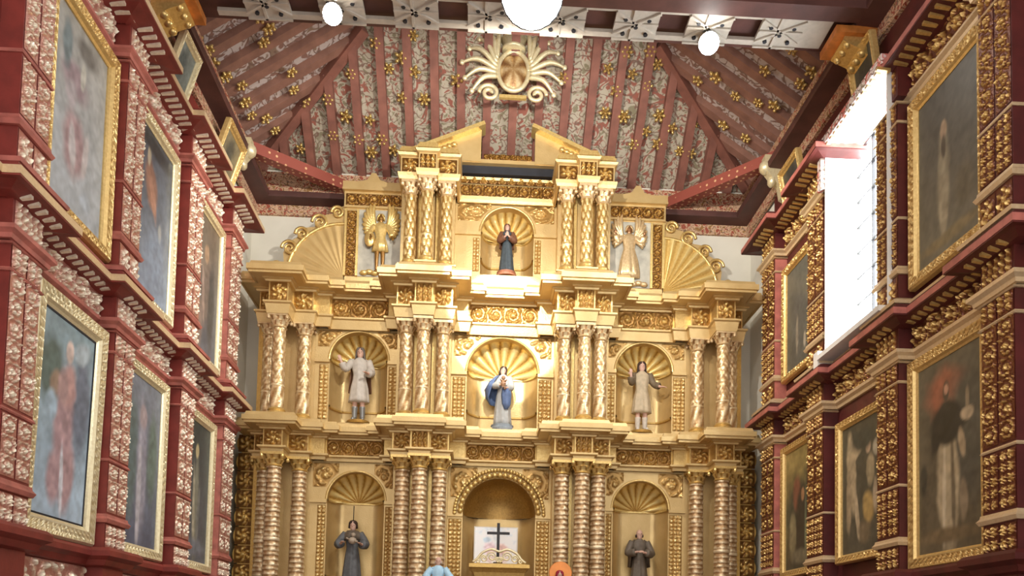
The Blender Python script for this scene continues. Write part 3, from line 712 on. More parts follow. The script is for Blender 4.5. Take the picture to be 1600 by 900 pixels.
# little pictures high under the roof
picture(-1, -4.0, -3.36, 9.25, 9.9, .07, 'small grey blue picture high on the left wall above the cornice, nearer one',
        (108, 116, 112), (120, 126, 120), [(.4, .5, .2, .4, 0, (84, 94, 92), .6)], 111, FRAME_PALE, tilt=.2, d0=.05)
picture(-1, -2.1, -1.2, 9.1, 9.9, .09, 'small dim picture in a gold frame high on the left wall, near the corner brace',
        (110, 104, 84), (128, 118, 92), [(.5, .5, .2, .4, 0, (84, 82, 70), .6)], 121, FRAME_GOLD, tilt=.25, d0=.05)
picture(1, -4.76, -4.1, 9.15, 9.85, .06, 'small dark picture high on the right wall above the window',
        (74, 72, 62), (84, 82, 72), [(.5, .5, .3, .5, 0, (58, 58, 52), .6)], 131, FRAME_GOLD, tilt=.1, d0=.05)
picture(1, -2.3, -1.5, 9.1, 9.75, .08, 'small narrow picture high on the right wall near the corner brace',
        (66, 68, 62), (80, 78, 68), [(.5, .5, .3, .5, 0, (54, 56, 52), .6)], 141, FRAME_GOLD, tilt=.12, d0=.05)

# ------------------------------------------------------------------ the altarpiece
ALT = thing('altarpiece', 'towering gilded altarpiece in three tiers filling the end wall', 'altarpiece', (0, 0, 1.2))

# --- columns: shaft with carved leafwork, capital, base; prototypes are copied
def column_proto(style, H, r, mat):
    """local origin at the bottom of the base"""
    hb, hc = .13, .24
    nz, nt = 110, 44
    z = np.linspace(0, 1, nz); th = np.linspace(0, 2*pi, nt, endpoint=False)
    T, Z = np.meshgrid(th, z, indexing='ij'); zz = Z*(H-hb-hc)
    taper = 1-.1*Z
    if style == 'mid':
        leaf = np.abs(np.cos(3*T+zz*13)*np.cos(3*T-zz*13))**.7
        leaf = .35+.65*leaf*(.6+.4*np.cos(zz*60+4*np.cos(3*T)))
        flute = .35+.4*(.5+.5*np.cos(5*T-zz*19))
        k = sstep((Z-.27)*20); h = flute*(1-k)+leaf*k
        h = np.where(np.abs(Z-.28) < .012, 1.0, h)
    elif style == 'low':
        row = np.floor(zz/.085); fr = zz/.085-row
        h = np.clip((1-fr)*1.05, 0, 1)*(.45+.55*np.abs(np.cos(2.5*T+row*pi/2+zz*6)))
        h = .25+.75*h; h = np.where(np.abs(Z-.36) < .012, 1.0, h)
    else:
        h = .3+.7*np.abs(np.cos(3*T+zz*16)*np.cos(3*T-zz*9))
        h = np.where(np.abs(Z-.33) < .012, 1.0, h)
    nz_ = .5*vnoise(T/(2*pi)*8+8, zz*14, 1.6, 77)+.5*vnoise((T/(2*pi)*8) % 8, zz*30, 3, 78)
    seam = np.minimum(1, np.minimum(T, 2*pi-T)*3)
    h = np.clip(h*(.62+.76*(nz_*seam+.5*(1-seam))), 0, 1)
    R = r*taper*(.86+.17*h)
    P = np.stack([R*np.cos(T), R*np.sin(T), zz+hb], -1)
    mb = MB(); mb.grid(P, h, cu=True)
    o = mb.build('column', mat, smooth=True); o.data.name = 'column_'+style
    b = MB().lathe([(r*1.32, 0), (r*1.38, .03), (r*1.3, .05), (r*1.1, .07), (r*1.2, .095), (r*1.0, .13), (.01, .13)], n=24)
    c = b.build('column_base', GOLD, smooth=False); c.parent = o
    zc = H-hc
    b = MB().lathe([(r*.9, zc), (r*1.05, zc+.015), (r*.92, zc+.035), (r*.95, zc+.05)], n=24)
    nu, nv = 64, 14; A = np.linspace(0, 2*pi, nu, endpoint=False); B = np.linspace(0, 1, nv)
    TT, BB = np.meshgrid(A, B, indexing='ij')
    lf = np.abs(np.cos(4*TT))*(BB < .5)+np.abs(np.sin(4*TT))*(BB >= .5)
    fl = np.where(BB < .5, BB*2, BB*2-1)
    RR = r*(.92+.28*BB)+.035*lf*fl**1.5
    b.grid(np.stack([RR*np.cos(TT), RR*np.sin(TT), zc+.05+BB*(hc-.09)], -1), lf*.8+.1, cu=True)
    s = r*1.38
    b.box(-s, s, -s, s, H-.045, H)
    for sx in (-1, 1):
        for sy in (-1, 1): b.ball((sx*s*.9, sy*s*.9, H-.075), (.035, .035, .04), 8, 5)
    c = b.build('capital', GILT_COL if style != 'low' else GOLD, smooth=False); c.parent = o
    return o
GILT_LOW = gilt('gilt lower column', srgb(110, 74, 48), srgb(178, 140, 94), srgb(236, 216, 178), metal=.45, rough=.34, p=(.12, .45, .85))
first = {}
def column(style, x, y, z0, H, r, mat):
    key = (style, round(H, 3), r)
    if key not in first:
        o = column_proto(style, H, r, mat); first[key] = o
        o.parent = ALT; o.location = (x, y, z0-1.2)
    else:
        o = dup(first[key], ALT, (x, y, z0-1.2)); o.rotation_euler = (0, 0, random.random()*6)
        for ch in o.children: ch.rotation_euler = (0, 0, -o.rotation_euler[2])
TRI = [(1.09, -.6), (1.43, -.75), (1.74, -.6)]
OUT = [(3.63, -.16), (4.0, -.53), (4.28, -.1)]
for sg in (-1, 1):
    for (x, y) in TRI:
        column('low', sg*x, y, 2.45, 2.36, .145, GILT_LOW)
        column('mid', sg*x, y, 5.49, 1.76, .125, GILT_COL)
        column('top', sg*x, y, 8.24, 1.55, .115, GILT_TOP)
    for (x, y) in OUT:
        column('low', sg*x, y, 2.45, 2.36, .145, GILT_LOW)
        column('mid', sg*x, y, 5.49, 1.8, .13, GILT_COL)

# --- plan of the entablatures (right half, mirrored)
def plan(y0=-.05, centre=True, outer=True):
    half = [(.66, y0), (.66, y0-.14), (.93, y0-.14), (.93, -.75), (1.27, -.75), (1.27, -.9), (1.59, -.9), (1.59, -.75), (1.92, -.75), (1.92, y0-.14), (2.12, y0-.14), (2.12, y0)]
    if outer: half += [(3.2, y0), (3.2, y0-.12), (3.46, y0-.12), (3.46, -.32), (3.83, -.32), (3.83, -.7), (4.17, -.7), (4.17, -.26), (4.44, -.26), (4.44, .7)]
    return [(-a, b_) for a, b_ in half[::-1]]+half
id3 = lambda a, b, z: (a, b, z)
def cornice_prof(z, d, hgt):
    return [(0, z-.05), (.05, z-.05), (.06, z-.02), (.1, z-.01), (.1, z+.01), (d-.07, z+.01), (d-.07, z-.005), (d-.03, z), (d-.03, z+.04), (d, z+.045), (d, z+hgt), (d-.04, z+hgt+.01), (d-.06, z+hgt+.07), (.1, z+hgt+.09), (0, z+hgt+.09)]
def entab(z_arch, z_fr0, z_fr1, z_lip, d, hgt, ztop, gold, carve):
    MB().sweep(plan(), [(-.02, z_arch), (.02, z_arch), (.03, z_arch+.05), (.05, z_fr0-.04), (.08, z_fr0-.02), (.08, z_fr0+.01), (0, z_fr0+.01), (-.02, z_fr1+.02)], id3).build('architrave', GOLD_FLAT, ALT)
    MB().sweep(plan(), [(-.03, z_fr0), (0, z_fr0), (0, z_fr1+.05), (-.03, z_fr1+.05)], id3).build('frieze', gold, ALT)
    MB().sweep(plan(), cornice_prof(z_lip, d, hgt), id3).build('cornice', GOLD_FLAT, ALT)
    def fp(x0, x1, y, fn=rinceau):
        m = MB(); front(m, x0, x1, z_fr0+.02, z_fr1, y-.003, fn, .05, .013); m.build('frieze_carving', carve, ALT)
    fp(-.64, .64, -.05)
    for sg in (-1, 1):
        P = lambda a, b_: tuple(sorted((sg*a, sg*b_)))
        fp(*P(2.14, 3.18), -.05)
        for a, b_, y in ((.95, 1.25, -.75), (1.29, 1.57, -.9), (1.61, 1.9, -.75), (3.48, 3.81, -.32), (3.85, 4.15, -.7), (4.19, 4.42, -.26)):
            fp(*P(a, b_), y, medallion if y != -.9 else acanthus)
entab(4.81, 4.9, 5.2, 5.25, .3, .13, 5.47, GOLD_SOFT, GOLD_SOFT)
entab(7.27, 7.47, 7.83, 7.88, .32, .14, 8.2, GOLD_SOFT, GOLD_SOFT)
# column pedestals (blocks that carry columns) per tier
def pedestals(z0, z1, outer=True):
    for sg in (-1, 1):
        for (x, y) in TRI+(OUT if outer else []):
            m = MB(); s = .175
            m.box(sg*x-s, sg*x+s, y-s, .0, z0, z1-.03).box(sg*x-s-.02, sg*x+s+.02, y-s-.02, .0, z1-.03, z1)
            m.build('pedestal', GOLD_FLAT, ALT)
pedestals(5.3, 5.49); pedestals(8.02, 8.24, False)
m = MB().sweep(plan(), [(.02, 1.2), (.06, 1.2), (.06, 1.35), (.02, 1.4), (.02, 2.25), (.08, 2.3), (.1, 2.36), (.1, 2.45), (-.3, 2.45)], id3); m.build('plinth', GOLD_DARK, ALT)

# --- backing boards behind the columns
for z0, z1, outer in ((2.3, 4.9, 1), (5.3, 7.4, 1), (8.0, 9.85, 0)):
    for sg in (-1, 1):
        m = MB()
        a, b_ = sorted((sg*.95, sg*1.93)); m.box(a, b_, -.32, .02, z0, z1)
        m.build('backing_board', GOLD_FLAT, ALT)
        for q in (1.26, 1.585):
            m = MB(); m.box(sg*q-.03, sg*q+.03, -.42, -.3, z0, z1); m.build('gold_batten', GOLD_SHELL, ALT)
        if outer:
            a, b_ = sorted((sg*3.44, sg*4.43)); MB().box(a, b_, .02, .2, z0, z1).build('backing_board', GOLD_FLAT, ALT)
            a, b_ = sorted((sg*4.36, sg*4.46)); m = MB(); m.box(a, b_, -.15, .7, z0, z1); m.build('side_board', GOLD_DARK, ALT)

# --- niche panels
def niche(xc, hw, zf, zi, px0, px1, pz0, pz1, name_mat=GOLD_FLAT, shell='fan', depth=.42, studs_w=.24, fringe=False, ledge=True):
    """round-headed niche: half width hw, floor zf, springing zi, in a panel px0..px1 x pz0..pz1 on the plane y=0"""
    root = MB(); y = 0.0; T = 24
    root.box(px0, xc-hw, y, y+.06, pz0, zi).box(xc+hw, px1, y, y+.06, pz0, zi)
    if zf > pz0: root.box(xc-hw, xc+hw, y, y+.06, pz0, zf)
    arc = [(xc-hw*cos(t), zi+hw*sin(t)) for t in np.linspace(0, pi, T+1)]
    v, f = [], []
    outer_pts = []
    for t in np.linspace(0, pi, T+1):
        c_, s_ = -cos(t), sin(t); k = min((px1-xc if c_ > 0 else xc-px0)/max(abs(c_), 1e-6), (pz1-zi)/max(s_, 1e-6)); outer_pts.append((xc+c_*k, zi+s_*k))
    for (a, b_), (c_, d_) in zip(arc, outer_pts): v += [(a, y, b_), (c_, y, d_)]
    for i in range(T): f.append((2*i, 2*i+1, 2*i+3, 2*i+2))
    root.add(v, f)
    for cx_, ang in ((px1, 1), (px0, -1)):           # fill the square corners
        pts = [p for p in outer_pts if (p[0]-xc)*ang > 0]
        on_side = [p for p in pts if abs(p[0]-cx_) < 1e-6]; on_top = [p for p in pts if abs(p[1]-pz1) < 1e-6]
        if on_side and on_top:
            a = max(on_side, key=lambda p: p[1]); b_ = max(on_top, key=lambda p: (p[0]-xc)*ang)
            root.add([(a[0], y, a[1]), (cx_, y, pz1), (b_[0], y, b_[1])], [(0, 1, 2)])
    p = root.build('niche_panel', name_mat, ALT)
    # recess: half-oval plan wall
    n = 22; A = np.linspace(0, pi, n); ZZ = np.linspace(zf, zi, 8)
    Pm = np.array([[(xc-hw*cos(a), y+depth*min(1, sin(a)*1.35), z) for z in ZZ] for a in A])
    m = MB(); m.grid(Pm)
    m.add([(xc-hw*cos(a), y+depth*min(1, sin(a)*1.35), zf) for a in A], [tuple(range(n))])
    m.build('niche_wall', name_mat, p, smooth=True)
    # arch soffit, then the shell head: a quarter dome with ribs (or smooth)
    d0 = .16 if shell == 'fan' else .05
    m = MB(); m.grid(np.array([[(xc-hw*cos(t), y+q, zi+hw*sin(t)) for q in (-.012, .05, d0)] for t in np.linspace(0, pi, 32)]), np.full((32, 3), .45)); m.build('arch_soffit', GOLD_FLAT, p, smooth=True)
    nr, na = 16, 121; B = np.linspace(0, 1, nr); A = np.linspace(0, pi, na)
    RR, AA = np.meshgrid(B, A, indexing='xy')
    rib = np.abs(np.cos(AA*9.5)) if shell == 'fan' else np.zeros_like(AA)
    X = xc-hw*RR*np.cos(AA); Z = zi+hw*RR*np.sin(AA)
    Y = y+d0+(depth-d0)*np.sqrt(np.clip(1-RR**2, 0, 1))**.8-rib*.05*np.clip(RR*1.4, 0, 1)*np.clip((1-RR)*8+.3, 0, 1)
    m = MB(); m.grid(np.stack([X, Y, Z], -1), .15+.75*rib*np.clip(RR*2.5, 0, 1)+(.2 if shell != 'fan' else 0)); m.build('shell', GOLD_SHELL if shell == 'fan' else GOLD_DARK, p, smooth=True)
    if ledge:
        for z in (zi-.02, zf+.28):
            m = MB(); ring = [[(xc-(hw-e)*cos(a), y+(depth-e)*min(1, sin(a)*1.35), z+dz) for e, dz in ((0, 0), (.03, .005), (.03, .035), (0, .04))] for a in np.linspace(0, pi, n)]
            m.grid(np.array(ring)); m.build('niche_ledge', GOLD_DARK if z < zi-.1 else GOLD_SHELL, p)
    # archivolt
    m = MB(); prof = [(0, 0), (.0, -.012), (.015, -.018), (.03, -.014), (.04, 0)]
    m.grid(np.array([[(xc-(hw+e)*cos(t), y+d, zi+(hw+e)*sin(t)) for e, d in prof] for t in np.linspace(0, pi, 40)]), np.tile(np.array([.5, .6, .7, .6, .5]), (40, 1))); m.build('archivolt', GOLD_SOFT, p)
    if fringe:
        m = MB()
        for t in np.linspace(.06, pi-.06, 23):
            q = hw+.05; m.ball((xc-q*cos(t), y-.06, zi+q*sin(t)), (.055, .05, .055), 8, 6)
        for t in np.linspace(0, pi, 44):
            q = hw+.15; m.ball((xc-q*cos(t), y-.05, zi+q*sin(t)), (.04, .03, .04), 6, 4)
        m.build('scalloped_fringe', GOLD, p, smooth=True)
    # spandrel leafwork and studded strips beside the opening
    for sg in (-1, 1):
        x_in, x_out = xc+sg*hw*.62, (px1 if sg > 0 else px0)-sg*.04
        a, b_ = sorted((x_in, x_out))
        def spand(u, v, L, H, a=a):
            X = a+u; Zz = zi+hw*.45+v; r = np.hypot(X-xc, Zz-zi)
            return rinceau(u, v, L, H, 1)*sstep((r-hw*1.14)/.05)
        m = MB(); front(m, a, b_, zi+hw*.45, pz1-.04, y-.002, spand, .05, .013)
        vv = m.v[0]; rr_ = np.hypot(vv[:, 0]-xc, vv[:, 2]-zi)
        m.f = [q for q in m.f if min(rr_[i] for i in q) > hw*1.12]
        m.build('spandrel_carving', GOLD_LIGHT, p)
        wdt = min(studs_w, (px1-xc-hw)-.04)
        if wdt > .06:
            a, b_ = sorted((xc+sg*(hw+.02), xc+sg*(hw+.02+wdt)))
            m = MB(); front(m, a, b_, zf+.05, zi-.1, y-.002, studs, .03, .013); m.build('studded_strip', GOLD_LIGHT, p)
            q = (px1 if sg > 0 else px0); a, b_ = sorted((xc+sg*(hw-.0), q))
            MB().box(a, b_, y-.05, y, zi-.06, zi).build('impost', GOLD_FLAT, p)
    return p
niche(0, .67, 2.42, 3.93, -.95, .95, 2.3, 4.83, shell='smooth', depth=.6, fringe=True, ledge=False)
for sg in (-1, 1):
    niche(sg*2.63, .52, 2.42, 4.11, *sorted((sg*1.92, sg*3.46)), 2.3, 4.83)
    niche(sg*2.66, .53, 5.55, 6.72, *sorted((sg*1.92, sg*3.46)), 5.35, 7.3)
niche(0, .66, 5.55, 6.58, -.95, .95, 5.35, 7.32)
niche(.03, .5, 8.45, 9.25, -.95, .95, 8.05, 9.86, shell='fan', studs_w=.12)

# --- top tier: frames of the angel panels, quarter fans with scrolls, entablature, pediment
for sg in (-1, 1):
    P = lambda a, b_: tuple(sorted((sg*a, sg*b_)))
    x0, x1 = P(1.92, 2.98)
    m = MB().box(x0, x1, -.02, .12, 8.1, 9.6); pf = m.build('angel_panel', GOLD_FLAT, ALT)
    m = MB(); a, b_ = P(2.78, 2.96); front(m, a, b_, 8.3, 9.55, -.024, vine, .04, .013); m.build('carved_strip', GOLD, pf)
    m = MB()
    for a, b_ in ((1.9, 1.94), (2.74, 2.78), (2.96, 3.0)):
        q0, q1 = P(a, b_); m = MB().box(q0, q1, -.07, 0, 8.3, 9.57); m.build('panel_moulding', GOLD_SHELL, pf)
    m = MB(); a, b_ = P(1.92, 3.02); m.box(a, b_, -.06, .12, 9.6, 9.9); fr_ = m.build('panel_frieze', GOLD_FLAT, ALT)
    m = MB(); front(m, a+.03, b_-.03, 9.64, 9.86, -.062, rinceau, .05, .013); m.build('frieze_carving', GOLD, fr_)
    m = MB(); a, b_ = P(1.92, 3.05); m.box(a, b_, -.14, .12, 9.9, 9.94).box(a, b_, -.1, .12, 9.94, 10.08); 
    xm = (a+b_)/2; m.poly([(xm-.3, 10.08), (xm+.3, 10.08), (xm+.12, 10.13), (xm+.04, 10.26), (xm-.04, 10.26), (xm-.12, 10.13)], lambda u, v, w: (u, -.08+w, v), .1)
    m.build('panel_crown', GOLD_FLAT, ALT)
    # quarter fan: centre at the inner bottom corner
    cx_, cz_, R = 3.0, 8.25, 1.02
    nA, nR = 61, 14
    A, Rr = np.meshgrid(np.linspace(0, pi/2, nA), np.linspace(0.02, 1, nR), indexing='ij')
    amp = .05 if sg > 0 else .012
    ribs = (.5+.5*np.cos(A*4*9))*np.clip(Rr*1.3, 0, 1)
    Pm = np.stack([sg*(cx_+R*Rr*np.cos(A)), -.02-amp*ribs, cz_+R*Rr*np.sin(A)], -1)
    m = MB(); m.grid(Pm, .45+.4*ribs*(1 if sg > 0 else .25)); fan = m.build('quarter_fan', GOLD_SHELL if sg > 0 else GOLD_FLAT, ALT)
    out = [(3.0, 8.2), (4.3, 8.2), (4.32, 8.42), (4.24, 8.5), (4.1, 8.5), (4.12, 8.7), (4.04, 8.9), (3.88, 9.0), (3.84, 9.12), (3.72, 9.2), (3.56, 9.22), (3.5, 9.36), (3.36, 9.46), (3.18, 9.5), (3.14, 9.6), (3.0, 9.66)]
    m = MB().poly([(sg*u, v) for u, v in out], lambda u, v, w: (u, 0+w, v), .1); m.build('fan_board', GOLD_FLAT, fan)
    m = MB()
    m.tube([(sg*(cx_+(R+.02)*cos(t)), -.02, cz_+(R+.02)*sin(t)) for t in np.linspace(0, pi/2, 24)], .035, 8)
    m.build('fan_rim', GOLD, fan, smooth=True)
    for c_, r_ in (((4.22, 8.42), .1), ((4.0, 8.78), .15), ((3.78, 9.06), .13), ((3.46, 9.3), .15), ((3.14, 9.5), .12)):
        pts = [(sg*(c_[0]+r_*(1-k/26)*cos(k*.5)), -.03, c_[1]+r_*(1-k/26)*sin(k*.5)) for k in range(22)]
        m = MB().tube(pts, [.032-.0008*k for k in range(22)], 7); m.build('scroll', GOLD, fan, smooth=True)
# entablature of the centre
def tplan():
    y0 = -.06
    half = [(.9, y0), (.9, -.75), (1.27, -.75), (1.27, -.9), (1.59, -.9), (1.59, -.75), (1.92, -.75), (1.92, .1)]
    return [(-a, b_) for a, b_ in half[::-1]]+half
MB().sweep(tplan(), [(-.02, 9.79), (.02, 9.79), (.04, 9.84), (.05, 9.9), (0, 9.9), (0, 10.2), (.04, 10.22), (.06, 10.26), (-.02, 10.28)], id3).build('architrave', GOLD_FLAT, ALT)
m = MB(); front(m, -.88, .88, 9.93, 10.14, -.062, rinceau, .05, .013); m.build('frieze_carving', GOLD, ALT)
m = MB(); front(m, -.88, .88, 10.15, 10.27, -.09, lambda u, v, L, H: acanthus(u, v, L, H, .17), .06, .013); m.build('leaf_border', GOLD, ALT)
for sg in (-1, 1):
    P = lambda a, b_: tuple(sorted((sg*a, sg*b_)))
    for a, b_, y, z in ((.92, 1.25, -.75, 10.2), (1.29, 1.57, -.9, 10.25), (1.61, 1.9, -.75, 10.2)):
        q0, q1 = P(a, b_); m = MB(); front(m, q0, q1, 9.93, 10.18, y-.003, acanthus if y == -.9 else medallion, .05, .013); m.build('frieze_carving', GOLD, ALT)
        m = MB(); m.box(q0-.04, q1+.04, y-.07, 0, 10.27, 10.32).box(q0-.02, q1+.02, y-.03, 0, 10.32, 10.38); m.build('capping', GOLD, ALT)
    # broken pediment half
    m = MB(); out = [(sg*u, v) for u, v in ((.5, 10.52), (.5, 11.06), (1.75, 10.5), (1.75, 10.44), (.5, 10.44))]
    m.poly(out, lambda u, v, w: (u, -.32+w, v), .2); pd_ = m.build('pediment', GOLD_FLAT, ALT)
    m = MB().bar((sg*.44, -.3, 11.1), (sg*1.86, -.3, 10.48), .34, .07, (0, 0, 1)); m.build('raking_moulding', GOLD_SHELL, pd_)
    m = MB()
    for k in range(9):
        t = k/8; m.ball((sg*(1.0+.7*t), -.36, 10.72-.3*t), (.06, .04, .05), 7, 5)
    m.build('raking_leaves', GOLD, pd_, smooth=True)
MB().box(-.98, .98, -.3, .0, 10.43, 10.5).build('pediment_base', GOLD_FLAT, ALT)
MB().box(-.87, .9, -.2, -.02, 10.28, 10.45).build('dark_slot', BLACK, ALT)
m = MB(); front(m, -.45, .45, 10.5, 10.6, -.3, rinceau, .06, .013); m.build('pediment_carving', GOLD, ALT)

# --- scalloped wings beside the lower tier
for sg in (-1, 1):
    pts = [(4.46, 1.2)]
    z = 1.2
    while z < 5.0:
        for t in np.linspace(-1, 1, 9): pts.append((4.74+.09*sqrt(1-min(1, t*t)), z+.17+t*.155))
        z += .34
    pts += [(4.7, 5.2), (4.46, 5.25)]
    m = MB().poly([(sg*u, v) for u, v in pts], lambda u, v, w: (u, .05+w, v), .08); wg = m.build('scalloped_wing', GOLD_DARK, ALT)
    m = MB(); z = 1.2
    while z < 5.0:
        c_ = sg*4.64
        def lf(u, v, L, H): return medallion(u, v, L, H)
        front(m, *sorted((sg*4.48, sg*4.8)), z+.01, z+.33, .046, lf, .04, .013); z += .34
    m.build('wing_carving', GOLD, wg)

# ------------------------------------------------------------------ carved figures
def ell_ring(c, rx, ry, n=40, fold=0, nf=9, ph=0, front_in=0):
    out = []
    for t in np.linspace(0, 2*pi, n, endpoint=False):
        k = 1+fold*(cos(nf*t+ph)+.5*cos((nf*2-3)*t+ph*2))
        out.append((c[0]+rx*k*cos(t), c[1]+ry*k*sin(t), c[2]))
    return out
def add_hand(mb, wrist, d, up, s, curl=.4):
    """palm, four unequal bent fingers and a thumb from the side of the palm; d: direction of the hand, up: back of the hand"""
    d = Vector(d).normalized(); up = Vector(up); up = (up-d*up.dot(d)).normalized(); sd = d.cross(up); w = Vector(wrist)
    pal = w+d*.3*s
    ring = []
    for t, hw, ht in ((0, .17, .11), (.25, .22, .12), (.5, .25, .11), (.56, .22, .08)):
        c = w+d*t*s
        ring.append([tuple(c+sd*(hw*s*cos(a))+up*(ht*s*sin(a))) for a in np.linspace(0, 2*pi, 10, endpoint=False)])
    mb.loft(ring)
    for k, (o, L) in enumerate(((-.17, .38), (-.06, .45), (.06, .42), (.17, .33))):
        b0 = w+d*.5*s+sd*o*s; b1 = b0+(d*cos(curl*.6)-up*sin(curl*.6))*L*.5*s; b2 = b1+(d*cos(curl*1.5)-up*sin(curl*1.5))*L*.5*s
        mb.tube([b0, b1, b2], [.07*s, .062*s, .045*s], 6)
    b0 = w+d*.15*s-sd*.2*s; b1 = b0+(d*.7-sd*.7)*.2*s-up*.05*s; b2 = b1+(d*.95-sd*.2)*.16*s-up*.06*s
    mb.tube([b0, b1, b2], [.08*s, .07*s, .05*s], 6)

def figure(name, label, cat, loc, H, robe_rings, robe_mat, arms, sleeve_mat, head_tilt=0, head_yaw=0, skin=SKIN, hair=None, hair_mat=HAIR,
           legs=None, boot_mat=None, mantle=None, mantle_mat=None, veil=None, base=(.2, .06), base_mat=GOLD_DARK, parent=None, flat=None, onemat=None, voxel=.0075, bald=False, lean=0, beard=False):
    """unit figure (height 1, facing -y, x to the viewer's right) scaled to H; robe_rings: (z, rx, ry, fold, cx, cy)"""
    if parent is None: t = thing(name, label, cat, loc)
    else: t = parent
    fy = flat or 1
    tf = lambda p: (loc[0]+H*p[0]+lean*H*p[2], loc[1]+H*p[1]*fy, loc[2]+H*p[2])
    def fin(mb, nm, m, smooth=True, par=None, remesh=None):
        if not mb.v: return
        mb.v = [np.array([tf(p) for p in a]) for a in mb.v]
        return mb.build(nm, onemat or m, par or t, smooth=smooth, remesh=remesh)
    hz = .925
    hp = lambda x, y, z: (x*cos(head_tilt)+z*sin(head_tilt)+0, y, hz+z*cos(head_tilt)-x*sin(head_tilt))
    def hy(x, y, z): return hp(x*cos(head_yaw)-y*sin(head_yaw), x*sin(head_yaw)+y*cos(head_yaw), z)
    # body: torso, legs, neck, head with features, arms and hands, all grown into one surface
    mb = MB()
    mb.loft([ell_ring((0, 0, z), rx, ry, 20) for z, rx, ry in ((.47, .085, .06), (.54, .088, .062), (.62, .07, .05), (.72, .085, .058), (.79, .1, .055), (.83, .07, .045), (.86, .032, .032), (.9, .028, .028))])
    hd = []
    for z, rx, ry, cy in ((-.072, .012, .014, -.02), (-.066, .026, .03, -.014), (-.045, .038, .046, -.006), (-.015, .046, .054, 0), (.02, .049, .058, .002), (.05, .042, .05, .004), (.068, .024, .03, .005), (.074, .006, .008, .005)):
        hd.append([hy(rx*cos(a), cy+ry*sin(a), z) for a in np.linspace(0, 2*pi, 18, endpoint=False)])
    mb.loft(hd)
    mb.loft([[hy(x, y, z) for x, y, z in r] for r in ([(-.004, -.05, .02), (.004, -.05, .02), (0, -.058, .02)], [(-.009, -.05, -.008), (.009, -.05, -.008), (0, -.07, -.01)], [(-.006, -.05, -.018), (.006, -.05, -.018), (0, -.056, -.018)])])   # nose
    for sx in (-1, 1): mb.ball(hy(sx*.049, .006, -.005), (.008, .012, .018), 8, 6)
    mb.ball(hy(0, -.048, -.036), (.014, .008, .005), 8, 5)
    for (sh, el, wr, hdv, upv_, rs) in arms:
        mb.tube([sh, el, wr], [.036, .027, .017], 10)
        add_hand(mb, wr, hdv, upv_, .1)
    for sx in (-1, 1):
        mb.tube([(sx*.045, 0, .5), (sx*.05, -.012, .27), (sx*.052, .004, .05)], [.052, .036, .022], 10)
        mb.tube([(sx*.052, .012, .035), (sx*.06, -.045, .022), (sx*.064, -.09, .018)], [.026, .024, .016], 8)
    body = fin(mb, 'body', skin, remesh=(voxel if not flat else voxel*1.2))
    # eyes
    if not onemat:
        e = MB()
        for sx in (-1, 1): e.ball(hy(sx*.019, -.05, .008), (.007, .005, .0045), 6, 4)
        fin(e, 'eyes', IRON)
        if beard:
            e = MB(); e.ball(hy(0, -.036, -.06), (.032, .028, .034), 10, 7); fin(e, 'beard', hair_mat)
    # robe
    if robe_rings:
        mb = MB(); mb.loft([ell_ring((cx, cy, z), rx, ry, 54, fo, 8, .8*z*3) for z, rx, ry, fo, cx, cy in robe_rings])
        fin(mb, 'robe', robe_mat)
    for (sh, el, wr, hdv, upv_, rs) in arms:
        mb = MB(); w2 = np.array(el)*.25+np.array(wr)*.75
        mb.tube([np.array(sh)*.9+np.array((0, 0, .82))*.1, sh, el, w2], [.05, .052, .046*rs, .05*rs], 12); fin(mb, 'sleeve', sleeve_mat)
    if legs == 'boots':
        for sx in (-1, 1):
            mb = MB().tube([(sx*.05, -.01, .2), (sx*.052, 0, .12), (sx*.052, .004, .05)], [.042, .036, .032], 10).tube([(sx*.052, .02, .03), (sx*.06, -.05, .022), (sx*.066, -.1, .018)], [.032, .03, .02], 8); fin(mb, 'boot', boot_mat)
    if mantle:
        mb = MB()
        P = np.array([[(cx+rx*(1+.05*cos(9*a+z*6))*cos(a), cy+ry*(1+.05*cos(9*a+z*6))*sin(a), z) for a in np.linspace(a0, a1, 40)] for z, rx, ry, cx, cy, a0, a1 in mantle])
        mb.grid(P); o = fin(mb, 'mantle', mantle_mat)
        so = o.modifiers.new('thick', 'SOLIDIFY'); so.thickness = .012*H
    if hair or veil:
        mb = MB(); long = veil or hair == 'long'; rings = []
        zs = ((.08, .012, .012), (.07, .04, .045), (.045, .056, .062), (.01, .06, .064), (-.03, .062, .06), (-.07, .066, .056)) if not bald else ((.0, .052, .06), (-.02, .054, .06), (-.035, .05, .055))
        if long: zs = zs+((-.11, .078, .055), (-.16, .085, .05))
        if not long and not bald: zs = zs[:5]
        op = .95 if not veil else .8
        P = np.array([[hy(rx*cos(a), .006+ry*sin(a), z) for a in np.linspace(-pi/2+op*(.25 if z > .04 else 1), 1.5*pi-op*(.25 if z > .04 else 1), 26)] for z, rx, ry in zs])
        mb.grid(P); o = fin(mb, 'veil' if veil else 'hair', veil or hair_mat)
        so = o.modifiers.new('thick', 'SOLIDIFY'); so.thickness = .014*H; so.offset = 0
    if base and parent is None:
        mb = MB().lathe([(base[0], -base[1]), (base[0]*1.05, -base[1]*.6), (base[0]*.92, -base[1]*.3), (base[0]*.95, 0), (.01, 0)], n=28); fin(mb, 'base', base_mat, smooth=False)
    return t, tf

